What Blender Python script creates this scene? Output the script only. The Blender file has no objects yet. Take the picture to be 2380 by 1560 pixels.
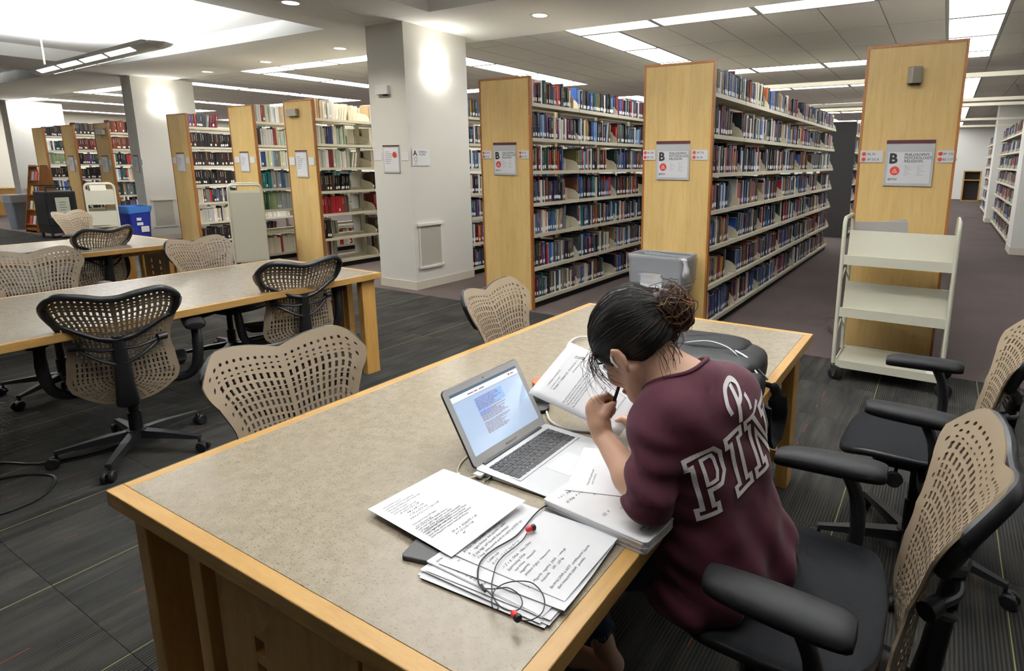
import bpy, bmesh, math, random
import numpy as np
from mathutils import Vector, Matrix
rnd = random.Random(11)
scene = bpy.context.scene
COL = scene.collection
PI = math.pi

# ------------------------------------------------------------------ camera
F_PX, YAW, PITCH, ROLL, CX, CY = 1384.13, 0.527143, 0.197400, -0.0042457, 1378.557, 654.711
CAM_H = 1.52
fw = Vector((-math.sin(YAW)*math.cos(PITCH), math.cos(YAW)*math.cos(PITCH), -math.sin(PITCH)))
rt0 = Vector((math.cos(YAW), math.sin(YAW), 0)); dn0 = fw.cross(rt0)
rt = rt0*math.cos(ROLL) + dn0*math.sin(ROLL); dn = -rt0*math.sin(ROLL) + dn0*math.cos(ROLL)
cam_d = bpy.data.cameras.new('camera'); cam = bpy.data.objects.new('camera', cam_d); COL.objects.link(cam)
m = Matrix((( rt.x, -dn.x, -fw.x, 0), (rt.y, -dn.y, -fw.y, 0), (rt.z, -dn.z, -fw.z, CAM_H), (0, 0, 0, 1)))
cam.matrix_world = m
cam_d.sensor_fit = 'HORIZONTAL'; cam_d.sensor_width = 36; cam_d.lens = 36*F_PX/2380
cam_d.shift_x = (1190-CX)/2380; cam_d.shift_y = (CY-780)/2380
cam_d.clip_start = .02; cam_d.clip_end = 200
scene.camera = cam
def cam_px(p):
    d = Vector(p) - Vector((0, 0, CAM_H)); z = d.dot(fw)
    return (CX + F_PX*d.dot(rt)/z, CY + F_PX*d.dot(dn)/z, z)

# ------------------------------------------------------------------ world, exposure
w = bpy.data.worlds.new('world'); scene.world = w; w.use_nodes = True
w.node_tree.nodes['Background'].inputs[0].default_value = (.9, .95, 1, 1)
w.node_tree.nodes['Background'].inputs[1].default_value = .15
vs = scene.view_settings
vs.view_transform = 'Standard'; vs.look = 'None'; vs.gamma = 1; vs.exposure = 0.13; vs.use_curve_mapping = False
scene.cycles.use_denoising = True
scene.cycles.max_bounces = 6; scene.cycles.diffuse_bounces = 5; scene.cycles.glossy_bounces = 2
scene.cycles.use_light_tree = False; scene.cycles.use_adaptive_sampling = True; scene.cycles.adaptive_threshold = .10; scene.cycles.adaptive_min_samples = 16
scene.cycles.transparent_max_bounces = 12
PANEL_STRENGTH = 9.5      # fluorescent diffusers
PENDANT_W = 190            # each pendant's uplight, watts
SCONCE_STRENGTH = 12.0
DOWN_STRENGTH = 5.0

# ------------------------------------------------------------------ helpers
def lin(c):
    c /= 255.0
    return c/12.92 if c <= .04045 else ((c+.055)/1.055)**2.4
def S(r, g, b): return (lin(r), lin(g), lin(b))
MATS = {}
def mat(name, col, rough=.5, metal=0.0, spec=.5, emit=None, es=0, alpha=1, trans=0, ior=1.45, coat=0, sheen=0):
    if name in MATS: return MATS[name]
    mm = bpy.data.materials.new(name); mm.use_nodes = True
    b = mm.node_tree.nodes['Principled BSDF']
    b.inputs['Base Color'].default_value = (*col, 1); b.inputs['Roughness'].default_value = rough
    b.inputs['Metallic'].default_value = metal; b.inputs['Specular IOR Level'].default_value = spec
    b.inputs['IOR'].default_value = ior
    if emit: b.inputs['Emission Color'].default_value = (*emit, 1); b.inputs['Emission Strength'].default_value = es
    if alpha < 1: b.inputs['Alpha'].default_value = alpha
    if trans: b.inputs['Transmission Weight'].default_value = trans
    if coat: b.inputs['Coat Weight'].default_value = coat
    if sheen: b.inputs['Sheen Weight'].default_value = sheen
    MATS[name] = mm
    return mm
class NT:
    """small node-tree writer"""
    def __init__(s, mm): s.nt = mm.node_tree; s.b = s.nt.nodes['Principled BSDF']
    def n(s, t, **kw):
        x = s.nt.nodes.new(t)
        for k, v in kw.items():
            if k in x.inputs.keys(): x.inputs[k].default_value = v
            else: setattr(x, k, v)
        return x
    def l(s, a, b): s.nt.links.new(a, b)
    def coord(s, kind='Object', scale=(1, 1, 1), rot=(0, 0, 0)):
        tc = s.n('ShaderNodeTexCoord'); mp = s.n('ShaderNodeMapping')
        mp.inputs['Scale'].default_value = scale; mp.inputs['Rotation'].default_value = rot
        s.l(tc.outputs[kind], mp.inputs['Vector']); return mp.outputs[0]
    def ramp(s, fac, stops):
        r = s.n('ShaderNodeValToRGB'); e = r.color_ramp.elements
        while len(e) < len(stops): e.new(.5)
        for i, (p, c) in enumerate(stops): e[i].position = p; e[i].color = (*c, 1)
        s.l(fac, r.inputs[0]); return r.outputs[0]
    def mix(s, fac, a, b, mode='MIX'):
        x = s.n('ShaderNodeMix', data_type='RGBA', blend_type=mode)
        for inp, v in ((x.inputs[0], fac), (x.inputs[6], a), (x.inputs[7], b)):
            if hasattr(v, 'is_linked'): s.l(v, inp)
            else: inp.default_value = v if not isinstance(v, tuple) else (*v, 1)[:4]
        return x.outputs[2]
    def math(s, op, a, b=0.0):
        x = s.n('ShaderNodeMath', operation=op)
        for inp, v in ((x.inputs[0], a), (x.inputs[1], b)):
            if hasattr(v, 'is_linked'): s.l(v, inp)
            else: inp.default_value = v
        return x.outputs[0]
    def bump(s, h, strength=.2, dist=.01):
        x = s.n('ShaderNodeBump'); x.inputs['Strength'].default_value = strength; x.inputs['Distance'].default_value = dist
        s.l(h, x.inputs['Height']); s.l(x.outputs[0], s.b.inputs['Normal'])
    def base(s, c): s.l(c, s.b.inputs['Base Color'])

class MB:
    """collects geometry of ONE part"""
    def __init__(s): s.v = []; s.f = []; s.m = []; s.sm = []
    def add(s, vs_, fs, mi=0, smooth=False):
        o = len(s.v); s.v += [tuple(p) for p in vs_]
        for f in fs: s.f.append(tuple(i+o for i in f)); s.m.append(mi); s.sm.append(smooth)
        return s
    def box(s, a, b, mi=0, M=None):
        (x0, y0, z0), (x1, y1, z1) = a, b
        P = [Vector(p) for p in ((x0,y0,z0),(x1,y0,z0),(x1,y1,z0),(x0,y1,z0),(x0,y0,z1),(x1,y0,z1),(x1,y1,z1),(x0,y1,z1))]
        if M: P = [M @ p for p in P]
        return s.add(P, [(0,3,2,1),(4,5,6,7),(0,1,5,4),(1,2,6,5),(2,3,7,6),(3,0,4,7)], mi)
    def prism(s, poly, z0, z1, mi=0, M=None, smooth=False):
        n = len(poly); P = [Vector((x, y, z0)) for x, y in poly] + [Vector((x, y, z1)) for x, y in poly]
        if M: P = [M @ p for p in P]
        o = len(s.v); s.v += [tuple(p) for p in P]
        s.f.append(tuple(o+i for i in reversed(range(n)))); s.m.append(mi); s.sm.append(False)
        s.f.append(tuple(o+n+i for i in range(n))); s.m.append(mi); s.sm.append(False)
        for i in range(n):
            j = (i+1) % n; s.f.append((o+i, o+j, o+n+j, o+n+i)); s.m.append(mi); s.sm.append(smooth)
        return s
    def tube(s, pts, r, n=8, mi=0, closed=False, flat=1.0, up=None):
        pts = [Vector(p) for p in pts]; N = len(pts); rr = r if hasattr(r, '__len__') else [r]*N
        o = len(s.v); prev = None
        for i, p in enumerate(pts):
            if closed: t = pts[(i+1) % N] - pts[i-1]
            else: t = pts[min(i+1, N-1)] - pts[max(i-1, 0)]
            t.normalize()
            if prev is None:
                u = Vector(up) if up else (Vector((0, 0, 1)) if abs(t.z) < .9 else Vector((1, 0, 0)))
            else: u = prev
            a = (u - t*u.dot(t)); a.normalize(); b = t.cross(a); prev = a
            for k in range(n):
                th = 2*PI*k/n; s.v.append(tuple(p + a*(math.cos(th)*rr[i]*flat) + b*(math.sin(th)*rr[i])))
        M_ = N if closed else N-1
        for i in range(M_):
            for k in range(n):
                k2 = (k+1) % n; i2 = (i+1) % N
                s.f.append((o+i*n+k, o+i*n+k2, o+i2*n+k2, o+i2*n+k)); s.m.append(mi); s.sm.append(True)
        if not closed:
            s.f.append(tuple(o+k for k in reversed(range(n)))); s.m.append(mi); s.sm.append(False)
            s.f.append(tuple(o+(N-1)*n+k for k in range(n))); s.m.append(mi); s.sm.append(False)
        return s
    def lathe(s, prof, n=24, mi=0, M=None, smooth=True):
        o = len(s.v)
        for r, z in prof:
            for k in range(n):
                p = Vector((r*math.cos(2*PI*k/n), r*math.sin(2*PI*k/n), z)); s.v.append(tuple(M @ p if M else p))
        for i in range(len(prof)-1):
            for k in range(n):
                k2 = (k+1) % n; s.f.append((o+i*n+k, o+i*n+k2, o+(i+1)*n+k2, o+(i+1)*n+k)); s.m.append(mi); s.sm.append(smooth)
        for ring, rev in ((0, True), (len(prof)-1, False)):
            idx = [o+ring*n+k for k in range(n)]
            s.f.append(tuple(reversed(idx)) if rev else tuple(idx)); s.m.append(mi); s.sm.append(False)
        return s
    def grid(s, fn, nu, nv, mi=0, smooth=True, flip=False):
        o = len(s.v)
        for j in range(nv+1):
            for i in range(nu+1): s.v.append(tuple(fn(i/nu, j/nv)))
        for j in range(nv):
            for i in range(nu):
                q = (o+j*(nu+1)+i, o+j*(nu+1)+i+1, o+(j+1)*(nu+1)+i+1, o+(j+1)*(nu+1)+i)
                s.f.append(tuple(reversed(q)) if flip else q); s.m.append(mi); s.sm.append(smooth)
        return s
    def mesh(s, name, mats, sharp=40):
        me = bpy.data.meshes.new(name); me.from_pydata(s.v, [], s.f)
        for x in (mats if isinstance(mats, (list, tuple)) else [mats]): me.materials.append(x)
        me.polygons.foreach_set('material_index', s.m); me.polygons.foreach_set('use_smooth', s.sm)
        if any(s.sm): me.set_sharp_from_angle(angle=math.radians(sharp))
        me.update(); return me
    def build(s, name, mats, parent=None, bevel=0, sharp=40, seg=2):
        return obj(name, s.mesh(name, mats, sharp), parent, bevel, seg)
def obj(name, me, parent=None, bevel=0, seg=2):
    o = bpy.data.objects.new(name, me); COL.objects.link(o)
    if parent: o.parent = parent
    if bevel:
        b = o.modifiers.new('bevel', 'BEVEL'); b.width = bevel; b.segments = seg; b.limit_method = 'ANGLE'; b.angle_limit = math.radians(35)
    return o
def tag(o, label=None, cat=None, group=None, kind=None):
    if label: o['label'] = label
    if cat: o['category'] = cat
    if group: o['group'] = group
    if kind: o['kind'] = kind
    return o
def thing(name, label, cat, loc=(0, 0, 0), rz=0, group=None):
    o = bpy.data.objects.new(name, None); COL.objects.link(o); o.location = loc; o.rotation_euler = (0, 0, rz)
    o.empty_display_size = .1
    return tag(o, label, cat, group)
def copy_tree(root, loc, rz, label, group=None):
    r = root.copy(); COL.objects.link(r); r.location = loc; r.rotation_euler = (0, 0, rz); r['label'] = label
    if group: r['group'] = group
    for ch in list(root.children):
        c = ch.copy(); COL.objects.link(c); c.parent = r
        for g in list(ch.children):
            d = g.copy(); COL.objects.link(d); d.parent = c
    return r
def struct(o): o['kind'] = 'structure'; return o
def T(x, y, z): return Matrix.Translation((x, y, z))
def RX(a): return Matrix.Rotation(a, 4, 'X')
def RY(a): return Matrix.Rotation(a, 4, 'Y')
def RZ(a): return Matrix.Rotation(a, 4, 'Z')
def frame(o, x, y, z):
    M = Matrix.Identity(4)
    for i in range(3): M[i][0] = x[i]; M[i][1] = y[i]; M[i][2] = z[i]; M[i][3] = o[i]
    return M
def catmull(pts, k=6, closed=False):
    P = [Vector(p) for p in pts]; out = []; n = len(P); rng = range(n if closed else n-1)
    for i in rng:
        if closed: a, b, c, d = P[i-1], P[i], P[(i+1) % n], P[(i+2) % n]
        else: a, b, c, d = P[max(i-1, 0)], P[i], P[i+1], P[min(i+2, n-1)]
        for j in range(k):
            t = j/k; out.append(.5*((2*b)+(c-a)*t+(2*a-5*b+4*c-d)*t*t+(3*b-a-3*c+d)*t**3))
    if not closed: out.append(P[-1])
    return out
def rrect(w_, h_, r, n=4, cx=0, cy=0):
    out = []
    for (sx, sy, a0) in ((1, 1, 0), (-1, 1, 90), (-1, -1, 180), (1, -1, 270)):
        for k in range(n+1):
            a = math.radians(a0+90*k/n); out.append((cx+sx*(w_/2-r)+r*math.cos(a), cy+sy*(h_/2-r)+r*math.sin(a)))
    return out
def text_mesh(txt, size, M, mb, mi=0, align='LEFT', bold=0.0, space=1.0):
    """flat lettering laid in the local XY plane of M, added to mb"""
    cu = bpy.data.curves.new('txt', 'FONT'); cu.body = txt; cu.size = size; cu.align_x = align; cu.resolution_u = 2
    cu.offset = bold; cu.space_character = space
    o = bpy.data.objects.new('txt', cu)
    me = bpy.data.meshes.new_from_object(o)
    mb.add([M @ v.co for v in me.vertices], [tuple(p.vertices) for p in me.polygons], mi)
    bpy.data.objects.remove(o); bpy.data.curves.remove(cu); bpy.data.meshes.remove(me)

# ------------------------------------------------------------------ materials
def wood(name, c_dark, c_mid, c_light, scale=(6, 6, .6), rough=.38, var=.5):
    if name in MATS: return MATS[name]
    mm = mat(name, c_mid, rough); k = NT(mm)
    v = k.coord('Object', scale)
    n1 = k.n('ShaderNodeTexNoise', Scale=3.0, Detail=6.0, Roughness=.6, Distortion=.6); k.l(v, n1.inputs['Vector'])
    n2 = k.n('ShaderNodeTexNoise', Scale=26.0, Detail=3.0, Roughness=.7); k.l(v, n2.inputs['Vector'])
    f = k.math('ADD', k.math('MULTIPLY', n1.outputs[0], .75), k.math('MULTIPLY', n2.outputs[0], .3))
    c = k.ramp(f, [(.28, c_dark), (.52, c_mid), (.75, c_light)])
    oi = k.n('ShaderNodeObjectInfo')
    hs = k.n('ShaderNodeHueSaturation'); k.l(c, hs.inputs['Color'])
    k.l(k.math('ADD', .93, k.math('MULTIPLY', oi.outputs['Random'], .14)), hs.inputs['Value'])
    k.base(hs.outputs[0]); k.bump(n2.outputs[0], .03, .002)
    return mm
M_MAPLE = wood('maple_panel', S(204, 166, 100), S(220, 186, 122), S(228, 196, 136), (7, 7, .8))
M_TRIM = wood('brown_edge_band', S(120, 72, 30), S(146, 92, 42), S(160, 104, 50), (9, 9, 1))
M_TWOOD = wood('maple_table_wood', S(158, 118, 62), S(174, 135, 76), S(186, 149, 90), (1.2, 9, 9))
M_TWOODX = wood('maple_table_wood_cross', S(158, 118, 62), S(174, 135, 76), S(186, 149, 90), (9, 1.2, 9))
M_TLEG = wood('maple_leg_wood', S(176, 128, 64), S(196, 150, 82), S(208, 164, 96), (9, 9, 1.0))
M_WALL = mat('painted_drywall', S(226, 224, 216), .75)
M_CREAM = mat('cream_wall', S(232, 226, 208), .75)
M_CEILW = mat('ceiling_white', S(234, 234, 231), .9)
M_BASEB = mat('vinyl_base', S(214, 206, 190), .6)
M_BEIGE = mat('beige_steel', S(208, 201, 178), .42)
M_BEIGE2 = mat('beige_cart_steel', S(206, 203, 184), .38)
M_BLACKM = mat('black_metal', S(28, 28, 29), .45)
M_KICK = mat('black_kick', S(20, 20, 20), .6)
M_CHAR = mat('charcoal_panel', S(58, 56, 56), .55)
M_WHITE = mat('white_paper', S(232, 232, 234), .7)
M_WPLAST = mat('white_plastic', S(226, 226, 224), .4)
M_INK = mat('black_ink', S(34, 34, 38), .7)
M_GREYINK = mat('grey_ink', S(120, 120, 124), .7)
M_FAINT = mat('faint_ink', S(186, 186, 190), .7)
M_RED = mat('sign_red', S(196, 62, 50), .6)
M_MAROON = mat('sign_maroon', S(74, 26, 32), .5)
M_CHROME = mat('chrome', S(200, 200, 200), .22, 1)
M_TBAR = mat('ceiling_grid_bar', S(150, 150, 146), .7)
M_PANEL = mat('light_diffuser', (.9, .9, .9), .5, emit=(.97, .985, 1.0), es=PANEL_STRENGTH)
M_SCONCE = mat('sconce_glass', (.9, .9, .88), .4, emit=(1, .96, .86), es=SCONCE_STRENGTH)
M_DOWN = mat('downlight_glow', (.9, .9, .9), .4, emit=(1, .95, .85), es=DOWN_STRENGTH)
def m_tile():
    mm = mat('ceiling_tile', S(212, 210, 205), .95); k = NT(mm)
    v = k.coord('Object', (1, 1, 1)); n = k.n('ShaderNodeTexNoise', Scale=90.0, Detail=3.0); k.l(v, n.inputs['Vector'])
    k.base(k.ramp(n.outputs[0], [(.3, S(190, 188, 184)), (.6, S(202, 200, 196))])); return mm
M_TILE = m_tile()
def m_carpet_tile():
    mm = mat('striped_carpet_tile', S(70, 70, 70), .95, spec=.1); k = NT(mm)
    tc = k.n('ShaderNodeTexCoord'); oi = k.n('ShaderNodeObjectInfo')
    sp = k.n('ShaderNodeSeparateXYZ'); k.l(tc.outputs['Object'], sp.inputs[0])
    x = k.math('ADD', sp.outputs[0], k.math('MULTIPLY', oi.outputs['Random'], 7.3))
    y = k.math('ADD', sp.outputs[1], k.math('MULTIPLY', oi.outputs['Random'], 3.1))
    # broad colour bands running along Y, soft
    cb = k.n('ShaderNodeCombineXYZ'); k.l(k.math('MULTIPLY', x, 9), cb.inputs[0]); k.l(k.math('MULTIPLY', y, .9), cb.inputs[1])
    n = k.n('ShaderNodeTexNoise', Scale=1.0, Detail=3.0); k.l(cb.outputs[0], n.inputs['Vector'])
    tone = k.ramp(n.outputs[0], [(.3, S(50, 50, 49)), (.45, S(74, 72, 67)), (.58, S(60, 60, 59)), (.72, S(88, 82, 72))])
    # corduroy stripes
    w1 = k.math('SINE', k.math('MULTIPLY', x, 2*PI/.0127))
    st = k.math('MULTIPLY', k.math('ADD', w1, 1), .5)
    # ribs fade in and out per patch
    cb2 = k.n('ShaderNodeCombineXYZ'); k.l(k.math('MULTIPLY', x, 3), cb2.inputs[0]); k.l(k.math('MULTIPLY', y, 2.2), cb2.inputs[1])
    n2 = k.n('ShaderNodeTexNoise', Scale=1.3, Detail=1.0); k.l(cb2.outputs[0], n2.inputs['Vector'])
    amt = k.ramp(n2.outputs[0], [(.35, (.15, .15, .15)), (.6, (1, 1, 1))])
    dark = k.mix(k.math('MULTIPLY', st, .75), tone, S(24, 24, 26))
    c = k.mix(amt, tone, dark)
    # fine loops
    n3 = k.n('ShaderNodeTexNoise', Scale=420.0, Detail=2.0); k.l(tc.outputs['Object'], n3.inputs['Vector'])
    c = k.mix(.35, c, k.ramp(n3.outputs[0], [(.3, (.25, .25, .25)), (.7, (1.0, 1.0, 1.0))]), 'MULTIPLY')
    # one thin pale-green yarn and one rust yarn per tile
    def yarn(pos, wd):
        d = k.math('ABSOLUTE', k.math('SUBTRACT', sp.outputs[0], pos)); return k.math('LESS_THAN', d, wd)
    c = k.mix(k.math('MULTIPLY', yarn(.19, .0022), .75), c, S(150, 146, 96))
    rn = k.n('ShaderNodeTexNoise', Scale=7.0, Detail=0.0); k.l(tc.outputs['Object'], rn.inputs['Vector'])
    rust = k.math('MULTIPLY', yarn(-.11, .0020), k.math('GREATER_THAN', rn.outputs[0], .56))
    c = k.mix(k.math('MULTIPLY', rust, .8), c, S(150, 66, 42))
    k.base(c); k.bump(k.math('ADD', st, n3.outputs[0]), .35, .003); return mm
M_CARPET = m_carpet_tile()
def m_stack_carpet():
    mm = mat('mauve_brown_carpet', S(98, 84, 82), .95, spec=.1); k = NT(mm)
    v = k.coord('Object'); n = k.n('ShaderNodeTexNoise', Scale=160.0, Detail=4.0, Roughness=.8); k.l(v, n.inputs['Vector'])
    n2 = k.n('ShaderNodeTexNoise', Scale=1.2, Detail=3.0); k.l(v, n2.inputs['Vector'])
    c = k.ramp(n.outputs[0], [(.3, S(66, 57, 55)), (.5, S(98, 87, 84)), (.7, S(124, 113, 109))])
    c = k.mix(.5, c, k.ramp(n2.outputs[0], [(.35, (.72, .72, .74)), (.65, (1, 1, 1))]), 'MULTIPLY')
    k.base(c); k.bump(n.outputs[0], .4, .004); return mm
M_STACKC = m_stack_carpet()
def m_laminate():
    mm = mat('flecked_tan_laminate', S(160, 146, 124), .27, spec=.32); k = NT(mm)
    v = k.coord('Object')
    n = k.n('ShaderNodeTexNoise', Scale=40.0, Detail=5.0); k.l(v, n.inputs['Vector'])
    c = k.ramp(n.outputs[0], [(.35, S(138, 127, 108)), (.65, S(150, 139, 121))])
    def flecks(scale, rot, stretch, col, thr, amt, c):
        vv = k.coord('Object', stretch, (0, 0, rot))
        d = k.n('ShaderNodeTexNoise', Scale=60.0, Detail=1.0); k.l(vv, d.inputs['Vector'])
        vo = k.n('ShaderNodeTexVoronoi', Scale=scale, Randomness=1.0); 
        mixv = k.n('ShaderNodeVectorMath', operation='ADD'); k.l(vv, mixv.inputs[0])
        sc = k.n('ShaderNodeVectorMath', operation='SCALE'); k.l(d.outputs['Color'], sc.inputs[0]); sc.inputs['Scale'].default_value = .012
        k.l(sc.outputs[0], mixv.inputs[1]); k.l(mixv.outputs[0], vo.inputs['Vector'])
        f = k.math('MULTIPLY', k.math('LESS_THAN', vo.outputs['Distance'], thr), amt)
        return k.mix(f, c, col)
    c = flecks(62, .5, (1, 4.5, 1), S(84, 68, 46), .19, .70, c)
    c = flecks(66, -.9, (1, 4.5, 1), S(90, 74, 54), .18, .65, c)
    c = flecks(70, 2.2, (1, 4.0, 1), S(78, 66, 50), .14, .6, c)
    c = flecks(58, 1.4, (1, 5, 1), S(182, 170, 148), .13, .40, c)
    k.base(c); return mm
M_LAM = m_laminate()
def m_book():
    mm = mat('book_cover', (.2, .2, .2), .5); k = NT(mm)
    a = k.n('ShaderNodeVertexColor', layer_name='Col'); 
    k.base(a.outputs[0]); return mm
M_BOOK = m_book()
M_PAGES = mat('page_edges', S(220, 212, 192), .8)
M_CALL = mat('call_number_label', S(235, 235, 232), .6)
# ================================================================== structure
def slab(name, a, b, mm): return struct(MB().box(a, b).build(name, mm))
YB = 4.86                                            # where the two carpets meet
slab('floor', (-26.2, -7, -.10), (9, 31.2, -.022), mat('concrete_slab', S(90, 88, 84), .9))
fs = slab('floor_stacks', (-26.2, YB, -.022), (9, 31.2, 0), M_STACKC)
fr = slab('floor_reading', (-26.2, -7, -.022), (9, YB, -.008), mat('carpet_adhesive', S(40, 40, 40), .9))
# carpet tiles, each a piece of the reading-room floor
TS = .60
tile_me = MB().box((-TS/2+.0008, -TS/2+.0008, -.008), (TS/2-.0008, TS/2-.0008, 0)).mesh('carpet_tile', M_CARPET)
far_tiles = MB()
ntile = 0
for i in range(-40, 8):
    for j in range(-3, 9):
        x = .15 + i*TS; y = YB - TS/2 - j*TS
        px = cam_px((x, y, 0)) if (Vector((x, y, 0))-Vector((0, 0, CAM_H))).dot(fw) > .3 else None
        off = TS*.5 if i % 2 else 0
        yy = y + off*.0
        if yy > YB-TS/2+.01 or yy < -2: continue
        d = math.hypot(x, yy)
        if px and -250 < px[0] < 2650 and px[1] < 2000 and d < 9.5 and ntile < 300:
            o = obj('carpet_tile', tile_me, fr); o.location = (x, yy, 0); ntile += 1
        else:
            far_tiles.box((x-TS/2+.0008, yy-TS/2+.0008, -.008), (x+TS/2-.0008, yy+TS/2-.0008, 0))
o = far_tiles.build('carpet_tile_field', M_CARPET, fr); o['kind'] = 'stuff'
# walls of the hall
slab('wall_back', (-26, 31, 0), (9, 31.2, 3.4), M_WALL)
slab('wall_left', (-26.2, -7, 0), (-26, 31, 3.4), M_CREAM)
slab('wall_right', (8.8, -7, 0), (9, 33, 3.4), M_WALL)
slab('wall_front', (-26, -7, 0), (9, -6.8, 3.4), M_WALL)
# ceiling: tiled grid over the stacks, a plaster soffit on the column line, raised trays over the reading room
ZG, ZS, ZT = 3.10, 3.05, 3.24
grid_c = slab('ceiling', (-26, 6.3, ZG+.012), (9, 31, ZG+.2), M_TBAR)
slab('ceiling_tray', (-26, -7, ZT), (9, 4.86, ZT+.1), M_CEILW)
slab('ceiling_soffit', (-26, 4.86, ZS), (9, 6.3, ZG+.2), M_CEILW)
for x0, x1 in ((-6.5, -4.82), (-14.0, -12.3), (-22.1, -20.4), (2.2, 3.9)):
    slab('ceiling_beam', (x0, -7, ZS), (x1, 4.858, ZT+.1), M_CEILW)
PX = .578
rows = []; yv = 6.30
for k in range(4):
    seq = [(.57, 1), (1.21, 0), (1.21, 0), (1.21, 0), (.57, 1), (1.15, 0), (1.15, 0)]
    for hgt, isl in seq:
        rows.append((yv, yv+hgt, isl, k, seq)); yv += hgt
lights = []
def light_at(i, ri):
    """i: column index from X=-4.22; returns (kind) for the loop layout"""
    ii = i % 12
    ysub = ri % 7
    if ysub in (0, 4) and ii < 8: return 'X' if ii % 2 == 0 else 'x'
    if ysub in (1, 2, 3) and ii in (0, 7): return 'Y'
    return None
t_n = 0; far_c = MB()
tile_cache = {}
for ri, (y0, y1, isl, k, seq) in enumerate(rows):
    for i in range(-48, 22):
        x0 = -4.22 + i*PX; x1 = x0+PX
        if x0 < -25.9 or x1 > 8.8 or y1 > 30.9: continue
        L = light_at(i, ri)
        if L:
            if L == 'X': lights.append((x0, x0+2*PX, y0, y1, 'X'))
            if L == 'Y': lights.append((x0, x1, y0, y1, 'Y'))
            continue
        p = cam_px(((x0+x1)/2, (y0+y1)/2, ZG))
        g = .006
        if -60 < p[0] < 2440 and -40 < p[1] < 420 and p[2] < 16 and t_n < 290:
            key = round(y1-y0, 2)
            if key not in tile_cache:
                tile_cache[key] = MB().box((-PX/2+g, -(y1-y0)/2+g, 0), (PX/2-g, (y1-y0)/2-g, .014)).mesh('ceiling_tile', M_TILE)
            o = obj('ceiling_tile', tile_cache[key], grid_c); o.location = ((x0+x1)/2, (y0+y1)/2, ZG); t_n += 1
        else:
            far_c.box((x0+g, y0+g, ZG), (x1-g, y1-g, ZG+.014))
o = far_c.build('ceiling_tile_field', M_TILE, grid_c); o['kind'] = 'stuff'
# fluorescent panels
lmesh = {}
ordw = ['first','second','third','fourth','fifth','sixth','seventh','eighth','ninth','tenth','eleventh','twelfth','thirteenth','fourteenth','fifteenth','sixteenth','seventeenth','eighteenth','nineteenth']
tens = {20:'twent',30:'thirt',40:'fort',50:'fift',60:'sixt',70:'sevent',80:'eight',90:'ninet'}
def ordinal(n):
    if n <= 19: return ordw[n-1]
    if n >= 100: return 'hundredth' if n == 100 else ('two-hundred-' if n > 200 else 'hundred-and-')+ordinal(n % 100 or 1)
    t = (n//10)*10
    return tens[t]+'ieth' if n == t else tens[t]+'y-'+ordw[n-t-1]
for (x0, x1, y0, y1, kd) in lights:
    cx_, cy_ = (x0+x1)/2, (y0+y1)/2
    p = cam_px((cx_, cy_, ZG)); inview = p[2] > 0 and -80 < p[0] < 2460 and -80 < p[1] < 420
    if not inview and (cy_ > 9 or cx_ < -14): continue
    if cy_ > 30 or cx_ < -25: continue
    key = (kd, round(y1-y0, 2))
    if key not in lmesh:
        a, b = (x1-x0)/2, (y1-y0)/2; fr_ = .03
        f = MB()
        for q in (((-a, -b), (a, -b+fr_)), ((-a, b-fr_), (a, b)), ((-a, -b+fr_), (-a+fr_, b-fr_)), ((a-fr_, -b+fr_), (a, b-fr_))):
            f.box((*q[0], -.004), (*q[1], .012))
        d = MB().box((-a+fr_, -b+fr_, .002), (a-fr_, b-fr_, .010))
        lmesh[key] = (f.mesh('frame', M_TBAR), d.mesh('diffuser', M_PANEL))
    side = 'left' if p[0] < 1190 else 'right'
    t = thing('ceiling_light', 'white fluorescent ceiling panel over the bookcases', 'ceiling light', (cx_, cy_, ZG), 0, 'fluorescent ceiling panels')
    rown = sum(1 for r_ in rows if r_[0] < y0-.01)
    t['label'] = 'fluorescent ceiling panel, %s row into the stacks, %s from the left wall' % (ordinal(rown+1), ordinal(1+int((cx_+26.2)/PX)))
    obj('frame', lmesh[key][0], t); obj('diffuser', lmesh[key][1], t)

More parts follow.
